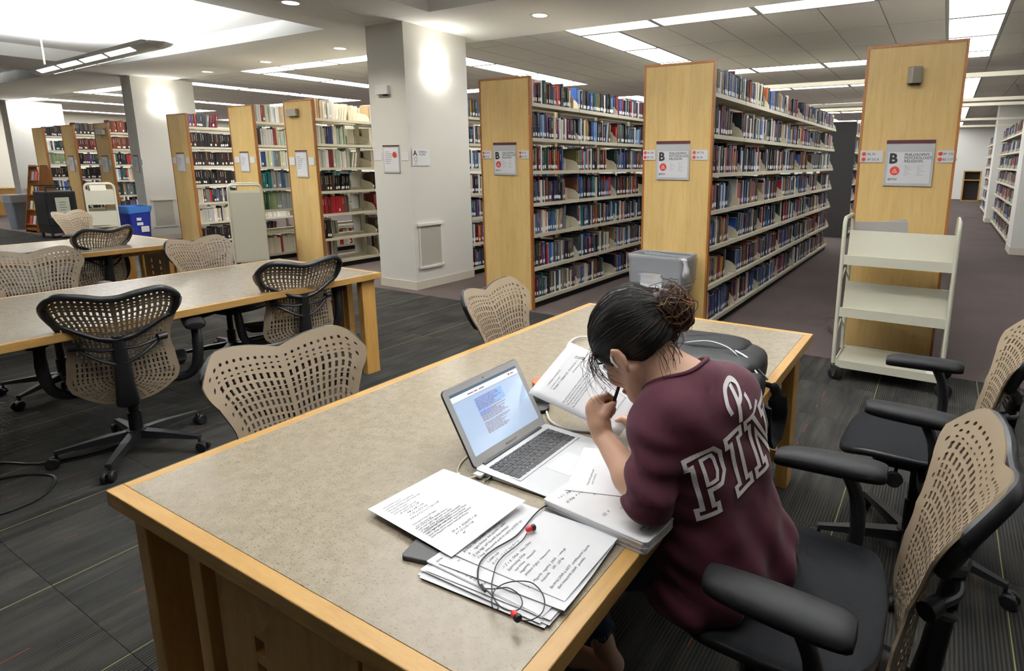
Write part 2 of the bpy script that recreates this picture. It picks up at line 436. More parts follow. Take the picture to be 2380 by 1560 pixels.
# columns
def column(x, y, w_, d_, n, sc_label, rz=0):
    c = struct(MB().box((-w_, 0, 0), (0, d_, ZS)).build('column_%d' % n, M_WALL)); c.location = (x, y, 0); c.rotation_euler.z = rz
    b = MB()
    for q in (((-w_-.008, -.008, 0), (.008, 0, .10)), ((0, 0, 0), (.008, d_+.008, .10)), ((-w_-.008, 0, 0), (-w_, d_+.008, .10)), ((-w_, d_, 0), (0, d_+.008, .10))): b.box(*q)
    b.build('vinyl_base', M_BASEB, c)
    # perforated vent grille on the right-hand face
    v = thing('vent_grille', sc_label[0], 'vent grille', (x, y, 0), rz)
    fr_ = MB(); y0, y1, z0, z1 = .085, .44, .275, .775
    fr_.box((0, y0-.03, z1-.012), (.03, y1+.03, z1+.02)); fr_.box((0, y0-.03, z0-.03), (.025, y1+.03, z0))
    fr_.box((0, y0-.012, z0), (.012, y0+.01, z1-.012)); fr_.box((0, y1-.01, z0), (.012, y1+.012, z1-.012))
    fr_.build('frame', M_WALL, v, .003)
    g = MB(); NY, NZ = 24, 36; M_=.0045
    for i in range(NZ):
        za = z0+(z1-.012-z0)*i/NZ; g.box((.004, y0+.01, za), (.010, y1-.01, za+.006))
    for i in range(NY):
        ya = y0+.01+(y1-y0-.02)*i/NY; g.box((.003, ya, z0), (.009, ya+.006, z1-.012))
    g.build('grille', mat('vent_metal', S(212, 208, 196), .5), v)['kind'] = 'stuff'
    MB().box((.0005, y0+.01, z0), (.002, y1-.01, z1-.012)).build('dark_backing', mat('vent_dark', S(120, 116, 108), .8), v)
    # opal half-bowl sconce
    s_ = thing('wall_sconce', sc_label[1], 'wall light', (x, y, 0), rz)
    prof = []; R_ = .175
    bowl = MB(); zc = 2.60
    nu, nv = 20, 8
    def fn(u, v_):
        a = -PI/2 + PI*u; e = (PI/2)*(v_)
        return Vector((.004 + R_*math.cos(a)*math.cos(e)*.92, .47 + R_*math.sin(a)*math.cos(e), zc - R_*1.12*math.sin(e)))
    bowl.grid(fn, nu, nv, flip=True)
    rim = [fn(k/nu, 0) for k in range(nu+1)]; bowl.add(rim, [tuple(range(nu+1))])
    bowl.build('glass_bowl', M_SCONCE, s_)
    MB().prism([(0.0, .47-.06), (.012, .47-.06), (.012, .47+.06), (0, .47+.06)], zc-.12, zc-.02).build('back_plate', M_CHROME, s_)
    L = bpy.data.lights.new('sconce_lamp', 'AREA'); L.shape = 'RECTANGLE'; L.size = .14; L.size_y = .24; L.energy = 1.3; L.color = (1, .95, .86); L.spread = math.radians(150)
    lo = bpy.data.objects.new('lamp', L); COL.objects.link(lo); lo.parent = s_; lo.location = (.10, .47, zc+.02); lo.rotation_euler = (PI, 0, 0)
    return c
column(-5.37, 5.0, .61, 1.02, 1, ('white vent grille low on the column beside the general works sign', 'glowing half bowl sconce on the column nearest the tables'))
column(-13.12, 5.6, .40, 1.06, 2, ('white vent grille on the column behind the blue bin', 'glowing half bowl sconce above the plain maple end panel on the left'), -.03)
column(-21.3, 6.2, .5, 1.15, 3, ('white vent grille on the far left column', 'glowing half bowl sconce on the far left column'), -.04)
# column beside the right-hand aisle and the next one behind it
for n, (x0, x1, y0, y1) in enumerate(((1.08, 1.7, 12.35, 13.1), (1.02, 1.7, 18.9, 19.7)), 4):
    c = struct(MB().box((x0, y0, 0), (x1, y1, ZG+.01)).build('column_%d' % n, M_WALL))
    MB().box((x0-.01, y0-.01, 0), (x1+.01, y1+.01, .12)).build('vinyl_base', M_BASEB, c)
# recessed downlights in the soffit
for (x, y), lab in zip(((-5.75, 3.93), (-3.9, 5.55), (-7.41, 5.75), (-9.42, 5.92), (-11.36, 6.05)),
        ('recessed downlight in the ceiling beam in front of the column', 'recessed downlight just right of the column', 'recessed downlight left of the column, nearest to it', 'recessed downlight left of the column, second from it', 'recessed downlight left of the column, third from it')):
    t = thing('recessed_downlight', lab, 'downlight', (x, y, ZS), 0, 'recessed downlights')
    MB().lathe([(.078, .0), (.105, -.006), (.112, -.002), (.112, .0)], 24).build('trim_ring', M_WPLAST, t)
    MB().lathe([(0.001, -.0015), (.078, -.0015), (.078, -.0005), (.001, -.0005)], 20).build('lens', M_DOWN, t)
    L = bpy.data.lights.new('downlight_lamp', 'AREA'); L.shape = 'DISK'; L.size = .15; L.energy = 16; L.color = (1, .93, .82); L.spread = math.radians(130)
    lo = bpy.data.objects.new('lamp', L); COL.objects.link(lo); lo.parent = t; lo.location = (0, 0, -.012)
# linear pendants with uplight
def pendant(xc, yc, length, rz, label, pw=1.0):
    t = thing('pendant_light', label, 'pendant light', (xc, yc, 0), rz)
    z = 2.70; hl = length/2; wd = .15
    hs = MB()
    prof = [(-wd, .035), (-wd*.8, .005), (-wd*.35, -.028), (0, -.035), (wd*.35, -.028), (wd*.8, .005), (wd, .035), (wd*.85, .035), (wd*.3, -.012), (-wd*.3, -.012), (-wd*.85, .035)]
    n = len(prof)
    vs_ = [(s*hl, y, z+zz) for s in (-1, 1) for y, zz in prof]
    hs.add(vs_, [(i, (i+1) % n, n+(i+1) % n, n+i) for i in range(n)], 0, False)
    hs.build('housing', mat('white_enamel', S(240, 240, 238), .4), t)
    gl = mat('pendant_glow', (.9, .9, .9), .4, emit=(1, .99, .96), es=2.6)
    segs = 4; 
    for i in range(segs):
        xa = -hl+.30+i*(length-.6)/segs; xb = xa+(length-.6)/segs-.09
        MB().add([(xa, -wd*.78, z+.003), (xb, -wd*.78, z+.003), (xb, -wd*.40, z-.0285), (xa, -wd*.40, z-.0285)], [(3, 2, 1, 0)]).build('perforated_lens', gl, t)
        MB().add([(xa, wd*.78, z+.003), (xb, wd*.78, z+.003), (xb, wd*.40, z-.0285), (xa, wd*.40, z-.0285)], [(0, 1, 2, 3)]).build('perforated_lens', gl, t)
    for s in (-1, 1):
        MB().add([(s*hl, y, z+zz) for y, zz in prof]+[(s*(hl+.16), 0, z+.02)], [(i, (i+1) % n, n) if s > 0 else ((i+1) % n, i, n) for i in range(n)]).build('end_cap', M_WPLAST, t)
        MB().tube([(s*(hl-.25), 0, z), (s*(hl-.25), 0, ZT)], .008, 8).build('hanging_rod', M_WPLAST, t)
    MB().box((-hl+.05, -.03, z), (hl-.05, .03, z+.02)).build('fluorescent_tube', mat('tube_glow', (.9,.9,.9), .4, emit=(1, .99, .96), es=5), t)
    L = bpy.data.lights.new('pendant_uplight', 'AREA'); L.shape = 'RECTANGLE'; L.size = length-.2; L.size_y = .2; L.energy = PENDANT_W*pw; L.color = (.97, .985, 1.0); L.spread = math.radians(165)
    lo = bpy.data.objects.new('lamp', L); COL.objects.link(lo); lo.parent = t; lo.location = (0, 0, z+.05); lo.rotation_euler = (PI, 0, 0)
    L = bpy.data.lights.new('pendant_downlight', 'AREA'); L.shape = 'RECTANGLE'; L.size = length-.2; L.size_y = .22; L.energy = PENDANT_W*pw*.18; L.color = (.97, .985, 1.0); L.spread = math.radians(160)
    lo = bpy.data.objects.new('lamp', L); COL.objects.link(lo); lo.parent = t; lo.location = (0, 0, z-.05)
    return t
pendant(-9.1, 3.5, 3.75, -.06, 'long white linear pendant lamp hanging at upper left', 1.35)
pendant(-18.6, 3.0, 3.75, -.06, 'added unseen white linear pendant lamp beyond the far left edge', 1.3)  # out-of-view lamp added to brighten the dark far left
pendant(-1.5, 2.75, 4.0, 0, 'white linear pendant lamp over the far end of the student\'s table', 1.1)  # out-of-view lamp added to throw light on the end panels
pendant(-1.5, .75, 4.0, 0, 'white linear pendant lamp over the near end of the student\'s table', .40)  # out-of-view lamp added to brighten the papers and near tabletop
pendant(-9.1, -.6, 3.75, 0, 'added unseen white linear pendant lamp over the left tables', 1.2)  # out-of-view lamp added as fill for the reading room
# ================================================================== bookcases
LEVELS = [.10, .435, .785, 1.105, 1.43, 1.755, 2.095]
SEC = .915
def shelf_mesh(length, depth=.285):
    m_ = MB(); m_.box((0, .006, -.004), (depth-.006, length-.006, 0)); m_.box((depth-.012, .006, -.03), (depth, length-.006, .006))
    m_.box((0, .006, -.02), (.01, length-.006, .03))
    for y in (.004, length-.007):      # end brackets with rounded front
        poly = [(0, -.03), (depth-.01, -.03), (depth-.01, .02)] + [(depth*.55+ (depth*.4)*math.cos(a), .02+.10*math.sin(a)) for a in [PI/2*k/5 for k in range(1, 6)]] + [(0, .15)]
        m_.prism(poly, 0, .003, 0, Matrix(((1, 0, 0, 0), (0, 0, 1, y), (0, 1, 0, 0), (0, 0, 0, 1))))
    return m_.mesh('shelf', M_BEIGE)
SHELF = shelf_mesh(SEC)
cases = {}
def bookcase(key, xc, y0, nsec, H, label, panel=M_MAPLE, width=.64, sides=(1,), boards=3, trim=True, endp=True, rz=0, levels=LEVELS):
    t = thing('bookcase', label, 'bookcase', (xc, y0, 0), rz, 'library stack bookcases')
    hw = width/2
    if endp:
        if trim:
            bw = (width-.036)/boards
            for i in range(boards):
                MB().box((-hw+.018+i*bw, -.0, .0), (-hw+.018+(i+1)*bw, .03, H-.018)).build('end_panel_board', panel, t)
            MB().box((-hw, -.004, 0), (-hw+.018, .034, H)).build('edge_band', M_TRIM, t)
            MB().box((hw-.018, -.004, 0), (hw, .034, H)).build('edge_band', M_TRIM, t)
            MB().box((-hw+.018, -.004, H-.018), (hw-.018, .034, H)).build('edge_band', M_TRIM, t)
        else:
            MB().box((-hw, 0, 0), (hw, .03, H)).build('end_panel', panel, t, .004)
    L = nsec*SEC
    MB().box((-hw+.05, .034, 0), (hw-.05, .034+L, .075)).build('kick_base', M_KICK, t)
    for k in range(nsec+1):
        u = MB(); y = .034+k*SEC
        u.box((-.03, y-.015, 0), (.03, y+.015, H-.05)); u.box((-.012, y-.022, .08), (.012, y+.022, H-.06))
        u.build('upright', M_BEIGE, t)
    for sd in sides:
        for k in range(nsec):
            for li, z in enumerate(levels):
                o = obj('shelf', SHELF, t); o.location = (.02*sd, .034+k*SEC, z)
                if sd < 0: o.location = (-.02, .034+(k+1)*SEC, z); o.rotation_euler.z = PI
    if len(sides) == 1:
        for z in levels:
            if sides[0] > 0: MB().box((-hw+.02, .034, z-.03), (-.02, .034+L, z)).build('shelf', M_BEIGE, t)
            else: MB().box((.02, .034, z-.03), (hw-.02, .034+L, z)).build('shelf', M_BEIGE, t)
    cases[key] = dict(t=t, xc=xc, y0=y0, nsec=nsec, H=H, hw=hw, rz=rz, levels=levels)
    return t
bookcase('right', -.27, 5.0, 7, 2.36, 'maple-ended bookcase behind the empty book cart', boards=1)
bookcase('mid', -2.03, 4.91, 7, 2.345, 'maple-ended bookcase with the grey bin at its foot')
bookcase('col', -3.90, 4.91, 7, 2.345, 'maple-ended bookcase just right of the white column')
bookcase('behind', -5.74, 6.06, 6, 2.345, 'bookcase behind the white column', endp=False)
bookcase('c', -7.81, 5.30, 3, 2.345, 'maple-ended bookcase just left of the white column')
bookcase('b', -9.23, 5.32, 3, 2.335, 'maple-ended bookcase behind the tall beige cart')
bookcase('a', -11.67, 5.60, 3, 2.32, 'maple-ended bookcase against the second column')
bookcase('f3', -15.5, 5.95, 3, 2.29, 'maple-ended bookcase right beside the blue bin, left of the column')
bookcase('f2', -17.3, 6.0, 3, 2.30, 'maple-ended bookcase second from left')
bookcase('f1', -19.2, 6.08, 3, 2.29, 'maple-ended bookcase at the far left')
bookcase('dark', -1.96, 13.3, 6, 2.345, 'charcoal-ended bookcase at the end of the middle aisle', panel=M_CHAR, trim=False)
# wall-side cases along the right aisle, facing left
for key, y0, ns, lab in (('ra', 13.12, 6, 'bookcase in the right aisle between the two columns'), ('rb', 19.75, 5, 'bookcase in the right aisle beyond the second column')):
    bookcase(key, 1.42, y0, ns, 2.345, lab, sides=(-1,), endp=False)

# ------------------------------------------------------------------ books
PAL = {
 'mixed': [('dark navy', S(30, 36, 60), 9), ('black', S(24, 24, 27), 9), ('dark green', S(28, 56, 48), 6), ('maroon', S(92, 26, 38), 6), ('bright red', S(164, 36, 34), 4), ('grey', S(112, 114, 120), 6), ('tan', S(156, 128, 96), 4), ('cream', S(212, 204, 186), 6), ('white', S(226, 226, 228), 6), ('blue', S(44, 84, 158), 6), ('light blue', S(126, 164, 196), 3), ('teal', S(30, 104, 112), 4), ('orange', S(190, 84, 36), 3), ('brown', S(92, 62, 44), 5), ('slate blue', S(70, 84, 116), 6), ('olive', S(96, 92, 56), 2), ('purple', S(86, 60, 104), 2), ('mustard', S(186, 146, 48), 1), ('pink', S(176, 110, 124), 1), ('charcoal', S(58, 60, 66), 8)],
 'pale': [('white', S(222, 220, 214), 8), ('cream', S(210, 202, 180), 8), ('pale grey', S(186, 184, 178), 6), ('pale green', S(168, 180, 160), 3), ('tan', S(176, 152, 118), 2), ('navy', S(40, 50, 90), 1), ('maroon', S(120, 40, 40), 1), ('black', S(40, 38, 36), 1)],
 'pastel': [('pale green', S(160, 178, 140), 5), ('cream', S(206, 202, 168), 6), ('white', S(216, 216, 212), 4), ('grey', S(110, 112, 110), 2), ('navy', S(50, 70, 130), 1), ('orange', S(180, 96, 60), 1), ('light blue', S(150, 180, 200), 1)],
 'teal': [('teal', S(24, 104, 108), 5), ('grey green', S(108, 120, 112), 6), ('grey', S(140, 142, 138), 4), ('slate blue', S(60, 96, 140), 1)],
 'sage': [('sage green', S(132, 146, 108), 7), ('dark green', S(44, 92, 64), 2), ('grey', S(150, 158, 160), 4)],
 'reds': [('bright red', S(160, 26, 30), 7), ('dark red', S(110, 22, 28), 4), ('grey brown', S(84, 74, 66), 3)],
 'dark': [('black', S(30, 26, 26), 8), ('dark brown', S(54, 34, 28), 5), ('charcoal', S(50, 48, 50), 3)],
 'rust': [('rust brown', S(122, 58, 34), 8), ('dark brown', S(84, 40, 30), 4), ('dark red', S(104, 34, 34), 2)],
 'spines': [('cream', S(224, 214, 196), 10), ('white', S(228, 224, 216), 4), ('red', S(170, 50, 34), 1)],
}
def pick(pal):
    tot = sum(c[2] for c in PAL[pal]); r = rnd.random()*tot
    for n, c, w_ in PAL[pal]:
        r -= w_
        if r <= 0: return n, c
    return PAL[pal][-1][:2]
def jit(c, a=.12):
    k = 1+rnd.uniform(-a, a); return tuple(min(1, max(0, x*k*(1+rnd.uniform(-.05, .05)))) for x in c)
ALLB = []; BENDS = []
def fill(key, sd, k, li, pal='mixed', frac=.86, hmin=.19, hmax=.275, wmin=.013, wmax=.042, same=0, lean_end=True, bend=True, clear=None, label=.8, count0=0):
    c = cases[key]; base = c['y0']+.034+k*SEC+.012; end = base+SEC-.024; z = c['levels'][li]+.001
    y = base; n = count0; stop = base+(end-base)*frac
    lastn = None; nxt = c['levels'][li+1]-z-.035 if li < len(c['levels'])-1 else .30
    front = sd*rnd.uniform(.262, .275)
    while True:
        wdt = rnd.triangular(wmin, wmax, wmin+.3*(wmax-wmin)); 
        if y+wdt > stop: break
        if rnd.random() < same and lastn: nm, cl, hh, dd = lastn
        else:
            nm, cl = pick(pal); hh = min(rnd.triangular(hmin, hmax, hmin*.55+hmax*.45), nxt-.008); dd = rnd.uniform(.15, .215)
        lastn = (nm, cl, hh, dd); n += 1
        lean = 0
        ALLB.append(dict(key=key, sd=sd, k=k, li=li, n=n, y=y+wdt/2, z=z, w=wdt-.0008, h=hh*rnd.uniform(.985, 1) if same else hh, d=dd, x=front-sd*rnd.uniform(0, .018), lean=lean, name=nm, col=jit(cl), lab=rnd.random() < label, pal=pal))
        y += wdt
    # the last two or three lean when room is left
    if lean_end and stop < end-.10 and n > 4 and rnd.random() < .55:
        m_ = rnd.choice((2, 3, 4)); tilt = rnd.uniform(.08, .2)
        for i, b in enumerate(ALLB[-m_:]):
            b['lean'] = tilt; b['y'] += .012*(i+1)
        y += .012*m_+.03
    if bend and y < end-.03: BENDS.append((key, sd, y+.012, z, front, rnd.random()))
    return n
for key, secs in (('mid', 7), ('col', 4), ('behind', 4)):
    for k in range(secs):
        for li in range(7):
            full = rnd.random() < .35
            pal = 'mixed'
            fill(key, 1, k, li, pal, frac=1 if full else rnd.uniform(.68, .93), hmax=.255 if li == 6 else .275, wmax=.05 if k == 0 else .044, same=.12)
for li in range(7):
    for k in range(4): fill('dark', 1, k, li, 'mixed', frac=rnd.uniform(.7, 1), bend=True)
    for k in range(6): fill('ra', -1, k, li, 'mixed', frac=rnd.uniform(.75, 1), bend=False)
    for k in range(5): fill('rb', -1, k, li, 'mixed', frac=rnd.uniform(.75, 1), bend=False)
# left block: runs of bound sets and journals
for key, spec in (('c', {6: ('pale', .55), 5: ('pale', .6), 4: ('pale', .7), 3: ('dark', .5), 2: ('reds', .55), 1: ('dark', .2), 0: (None, 0)}),
                  ('b', {6: ('pale', .97), 5: ('pale', .97), 4: ('pastel', .97), 3: ('teal', .97), 2: ('sage', .8), 1: ('dark', .0), 0: ('spines', .97)}),
                  ('a', {6: ('mixed', .5), 5: ('dark', .9), 4: ('dark', .9), 3: ('dark', .9), 2: ('mixed', .9), 1: ('pale', .8), 0: ('dark', .6)}),
                  ('f3', {6: ('rust', .5), 5: ('rust', .95), 4: ('mixed', .9), 3: ('mixed', .9), 2: ('mixed', .9), 1: ('mixed', .8), 0: ('dark', .8)}),
                  ('f2', {6: ('dark', .9), 5: ('rust', .95), 4: ('mixed', .9), 3: ('dark', .9), 2: ('mixed', .9), 1: ('mixed', .8), 0: ('dark', .8)}),
                  ('f1', {6: ('dark', .4), 5: ('mixed', .7), 4: ('sage', .8), 3: ('dark', .5), 2: ('mixed', .7), 1: ('mixed', .8), 0: ('dark', .8)})):
    for li, (pal, fr_) in spec.items():
        if not pal or fr_ == 0: continue
        for k in range(2):
            hm = .29 if pal in ('pale', 'teal', 'sage', 'spines') else .27
            fill(key, 1, k, li, pal, frac=fr_ if k == 0 else min(1, fr_+rnd.uniform(-.2, .2)), hmin=.23 if pal in ('teal', 'sage', 'spines', 'rust', 'reds') else .21, hmax=hm, wmin=.012 if pal == 'spines' else .02, wmax=.05, same=.55 if pal in ('teal', 'rust', 'dark', 'sage') else .3, label=.5 if pal in ('dark', 'rust', 'mixed') else .15, bend=(key in 'cb'))
for k in range(7):
    for li in range(7): fill('right', 1, k, li, 'mixed', frac=rnd.uniform(.7, 1), bend=False)
# opposite sides of the nearest cases, seen through the gaps above the books
for key in ('right', 'mid', 'col', 'c'):
    c = cases[key]
    for k in range(5 if key != 'c' else 2):
        for li in range(7): fill(key, -1, k, li, 'mixed' if key != 'c' else 'pale', frac=rnd.uniform(.7, .98) if key != 'c' else .55, bend=False, wmin=.02, wmax=.05)

def book_geo(b, detail):
    """spine faces sd*X; local origin at spine foot centre; returns verts, faces, matidx, colors"""
    w_, h_, d_ = b['w'], b['h'], b['d']; hw = w_/2; t = min(.0025, w_*.16)
    V = []; Fc = []; Mi = []; Cl = []
    def q(vs_, fs, mi, col):
        o = len(V); V.extend(vs_)
        for f in fs: Fc.append(tuple(o+i for i in f)); Mi.append(mi); Cl.append(col)
    col = b['col']
    if detail:
        r = min(.004, w_*.2)
        prof = [(-d_, -hw), (0-r, -hw), (-r*.2, -hw*.6), (0, 0), (-r*.2, hw*.6), (-r, hw), (-d_, hw), (-d_, hw-t), (-r*1.6, hw-t), (-r*1.6, -hw+t), (-d_, -hw+t)]
        n = len(prof)
        vs_ = [(x, y, 0) for x, y in prof]+[(x, y, h_) for x, y in prof]
        q(vs_, [(i, (i+1) % n, n+(i+1) % n, n+i) for i in range(n)]+[tuple(reversed(range(n))), tuple(n+i for i in range(n))], 0, col)
        a, bb = -d_+.004, -r*1.6; z0, z1 = .003, h_-.003
        q([(a, -hw+t, z0), (bb, -hw+t, z0), (bb, hw-t, z0), (a, hw-t, z0), (a, -hw+t, z1), (bb, -hw+t, z1), (bb, hw-t, z1), (a, hw-t, z1)], [(4, 5, 6, 7), (0, 3, 2, 1), (3, 0, 4, 7)], 1, (1, 1, 1))
    else:
        q([(-d_, -hw, 0), (0, -hw, 0), (0, hw, 0), (-d_, hw, 0), (-d_, -hw, h_), (0, -hw, h_), (0, hw, h_), (-d_, hw, h_)], [(0, 1, 5, 4), (1, 2, 6, 5), (2, 3, 7, 6), (0, 3, 2, 1), (3, 0, 4, 7)], 0, col)
        q([(-d_, -hw, h_), (0, -hw, h_), (0, hw, h_), (-d_, hw, h_)], [(0, 1, 2, 3)], 1, (1, 1, 1))
    e = .0009
    st = b.get('style')
    if st is None: st = b['style'] = rnd.random()
    def band(z0, z1, c, k=.94): q([(e, -hw*k*.55, z0), (e, hw*k*.55, z0), (e, hw*k*.55, z1), (e, -hw*k*.55, z1)], [(0, 1, 2, 3)], 0, c)
    lum = sum(col)/3
    ink = (.75, .66, .4) if st < .3 else ((.8, .8, .8) if lum < .25 else (.06, .06, .08))
    if st < .5 and b['pal'] not in ('spines',):
        band(h_*.52, h_*.86, tuple(.55*a+.45*c for a, c in zip(ink, col)), .28 if w_ < .03 else .4)
    if st < .18: band(h_*.90, h_*.915, ink, 1.6); band(h_*.46, h_*.475, ink, 1.6)
    return V, Fc, Mi, Cl
def label_geo(b):
    hw = min(b['w']*.46, .0125); z0 = .022+.01*(b.get('style') or .3); e = .0013
    return [(e, -hw, z0), (e, hw, z0), (e, hw, z0+.036), (e, -hw, z0+.036)], [(0, 1, 2, 3)]
def book_matrix(b):
    c = cases[b['key']]
    M = T(c['xc'], 0, 0)
    M = T(c['xc']+b['x'], b['y'], b['z']) @ (RZ(PI) if b['sd'] < 0 else Matrix.Identity(4))
    if b['lean']:
        hw = b['w']/2
        M = M @ T(0, hw, 0) @ RX(-b['lean']) @ T(0, -hw, 0) @ T(0, 0, 0)
        M = T(0, 0, 0) @ M
    return M
def shown(b):
    """projected spine size, 0 if the book is outside the frame or behind an end panel, the column or the student"""
    p = book_matrix(b) @ Vector((0, 0, b['h']/2)); x, y, z = cam_px(p)
    if b['sd'] < 0 or z < 1 or not (5 < x < 2375): return 0
    lim = {'mid': (1655, 1940), 'col': (1236, 1490), 'behind': (1088, 1128), 'c': (735, 880), 'b': (595, 655), 'a': (470, 525)}
    if b['key'] not in lim or not (lim[b['key']][0] < x < lim[b['key']][1]): return 0
    if b['key'] == 'col' and 1465 < x and y > 575: return 0
    d = (p-Vector((0, 0, CAM_H))); facing = abs(d.x)/d.length
    return b['w']*b['h']*facing/(z*z)
for b in ALLB: b['px'] = shown(b)
BIG = sorted(ALLB, key=lambda b: -b['px'])[:300]
for b in BIG: b['single'] = b['px'] > 0
def set_cols(me, cols):
    ca = me.color_attributes.new('Col', 'FLOAT_COLOR', 'CORNER')
    arr = np.ones((len(me.loops), 4), np.float32); i = 0
    for p, c in zip(me.polygons, cols): arr[i:i+p.loop_total, :3] = c; i += p.loop_total
    ca.data.foreach_set('color', arr.ravel())
WHERE = {'mid': 'bookcase behind the grey bin', 'col': 'bookcase right of the column', 'behind': 'bookcase behind the column', 'c': 'bookcase left of the column', 'b': 'bookcase behind the beige cart', 'a': 'bookcase by the second column'}
LEVN = ['bottom shelf', 'second shelf up', 'third shelf up', 'fourth shelf up', 'fifth shelf up', 'sixth shelf up', 'top shelf']
cnt = {}
for b in ALLB:                       # running number from the end panel, along each shelf
    kk = (b['key'], b['sd'], b['li']); cnt[kk] = cnt.get(kk, 0)+1; b['run'] = cnt[kk]
for b in BIG:
    if not b.get('single'): continue
    V, Fc, Mi, Cl = book_geo(b, True)
    me = bpy.data.meshes.new('book'); me.from_pydata(V, [], Fc); me.materials.append(M_BOOK); me.materials.append(M_PAGES)
    me.polygons.foreach_set('material_index', Mi); set_cols(me, Cl); me.update()
    o = obj('book', me); o.matrix_world = book_matrix(b)
    tag(o, '%s book, %s from the end panel, %s, %s' % (b['name'], ordinal(b['run']), LEVN[b['li']], WHERE[b['key']]), 'book', 'library books in the stacks')
    if b['lab']:
        lv, lf = label_geo(b); lm = bpy.data.meshes.new('call_number_label'); lm.from_pydata(lv, [], lf); lm.materials.append(M_CALL)
        obj('call_number_label', lm, o)
RV = []; RF = []; RM = []; RC = []
for b in ALLB:
    if b.get('single'): continue
    V, Fc, Mi, Cl = book_geo(b, False)
    if b['lab']:
        lv, lf = label_geo(b); oo = len(V); V += lv; Fc += [tuple(oo+i for i in f) for f in lf]; Mi.append(2); Cl.append((1, 1, 1))
    M = book_matrix(b); oo = len(RV); RV += [tuple(M @ Vector(v)) for v in V]; RF += [tuple(oo+i for i in f) for f in Fc]; RM += Mi; RC += Cl
me = bpy.data.meshes.new('book_rows'); me.from_pydata(RV, [], RF)
for x in (M_BOOK, M_PAGES, M_CALL): me.materials.append(x)
me.polygons.foreach_set('material_index', RM); set_cols(me, RC); me.update()
tag(obj('book_rows', me), 'rows of further library books on the remaining shelves', 'books', kind='stuff')
# bookends: rounded beige plates standing at the end of each run
def bookend_mesh():
    m_ = MB(); w_ = .13; hgt = .145
    poly = [(-.02, 0), (w_, 0)]+[(w_-.045+.045*math.cos(a), hgt-.045+.045*math.sin(a)) for a in [PI/2*k/5 for k in range(6)]]+[(.025+.045*math.cos(a), hgt-.045+.045*math.sin(a)) for a in [PI/2+PI/2*k/5 for k in range(6)]]
    poly = [(-x, y) for x, y in poly][::-1]
    m_.prism(poly, 0, .0016, 0, Matrix(((1, 0, 0, 0), (0, 0, 1, 0), (0, 1, 0, 0), (0, 0, 0, 1))))
    m_.box((-w_, -.07, 0), (-.01, 0, .0012))
    return m_.mesh('bookend', M_BEIGE)
BE = bookend_mesh(); bcount = {}
for key, sd, y, z, fx, r in BENDS:
    c = cases[key]; p = cam_px((c['xc']+fx, y, z+.07))
    kk = (key, round(z, 2)); bcount[kk] = bcount.get(kk, 0)+1
    if not (0 < p[0] < 2380) or p[2] > 14: continue
    o = obj('bookend', BE); o.location = (c['xc']+fx-.012, y, z-.0005)
    li = min(range(7), key=lambda i: abs(c['levels'][i]-z))
    tag(o, 'beige bookend, %s from the end panel, %s, %s' % (ordinal(bcount[kk]), LEVN[li], WHERE.get(key, 'charcoal-ended bookcase')), 'bookend', 'steel bookends in the stacks')
# tie bars bracing the tops of the ranges
for y, lab in ((7.45, 'nearest'), (10.2, 'second'), (11.05, 'third'), (14.6, 'fourth'), (17.2, 'farthest')):
    t = tag(MB().box((-2.0 if y < 13 else -2.0, y-.03, 2.385), (1.7, y+.03, 2.43)).build('tie_bar', M_BEIGE), 'beige steel tie bar across the tops of the bookcases, %s one' % lab, 'tie bar', 'range tie bars')
t = tag(MB().box((-.22, 5.25, 2.362), (-.0, 5.42, 2.377)).box((-.24, 5.22, 2.377), (.0, 5.42, 2.39), 1).build('flat_books', [mat('violet_cover', S(96, 84, 160), .5), mat('maroon_cover', S(120, 50, 60), .5)]), 'violet and maroon folders lying on top of the right bookcase', 'folder')
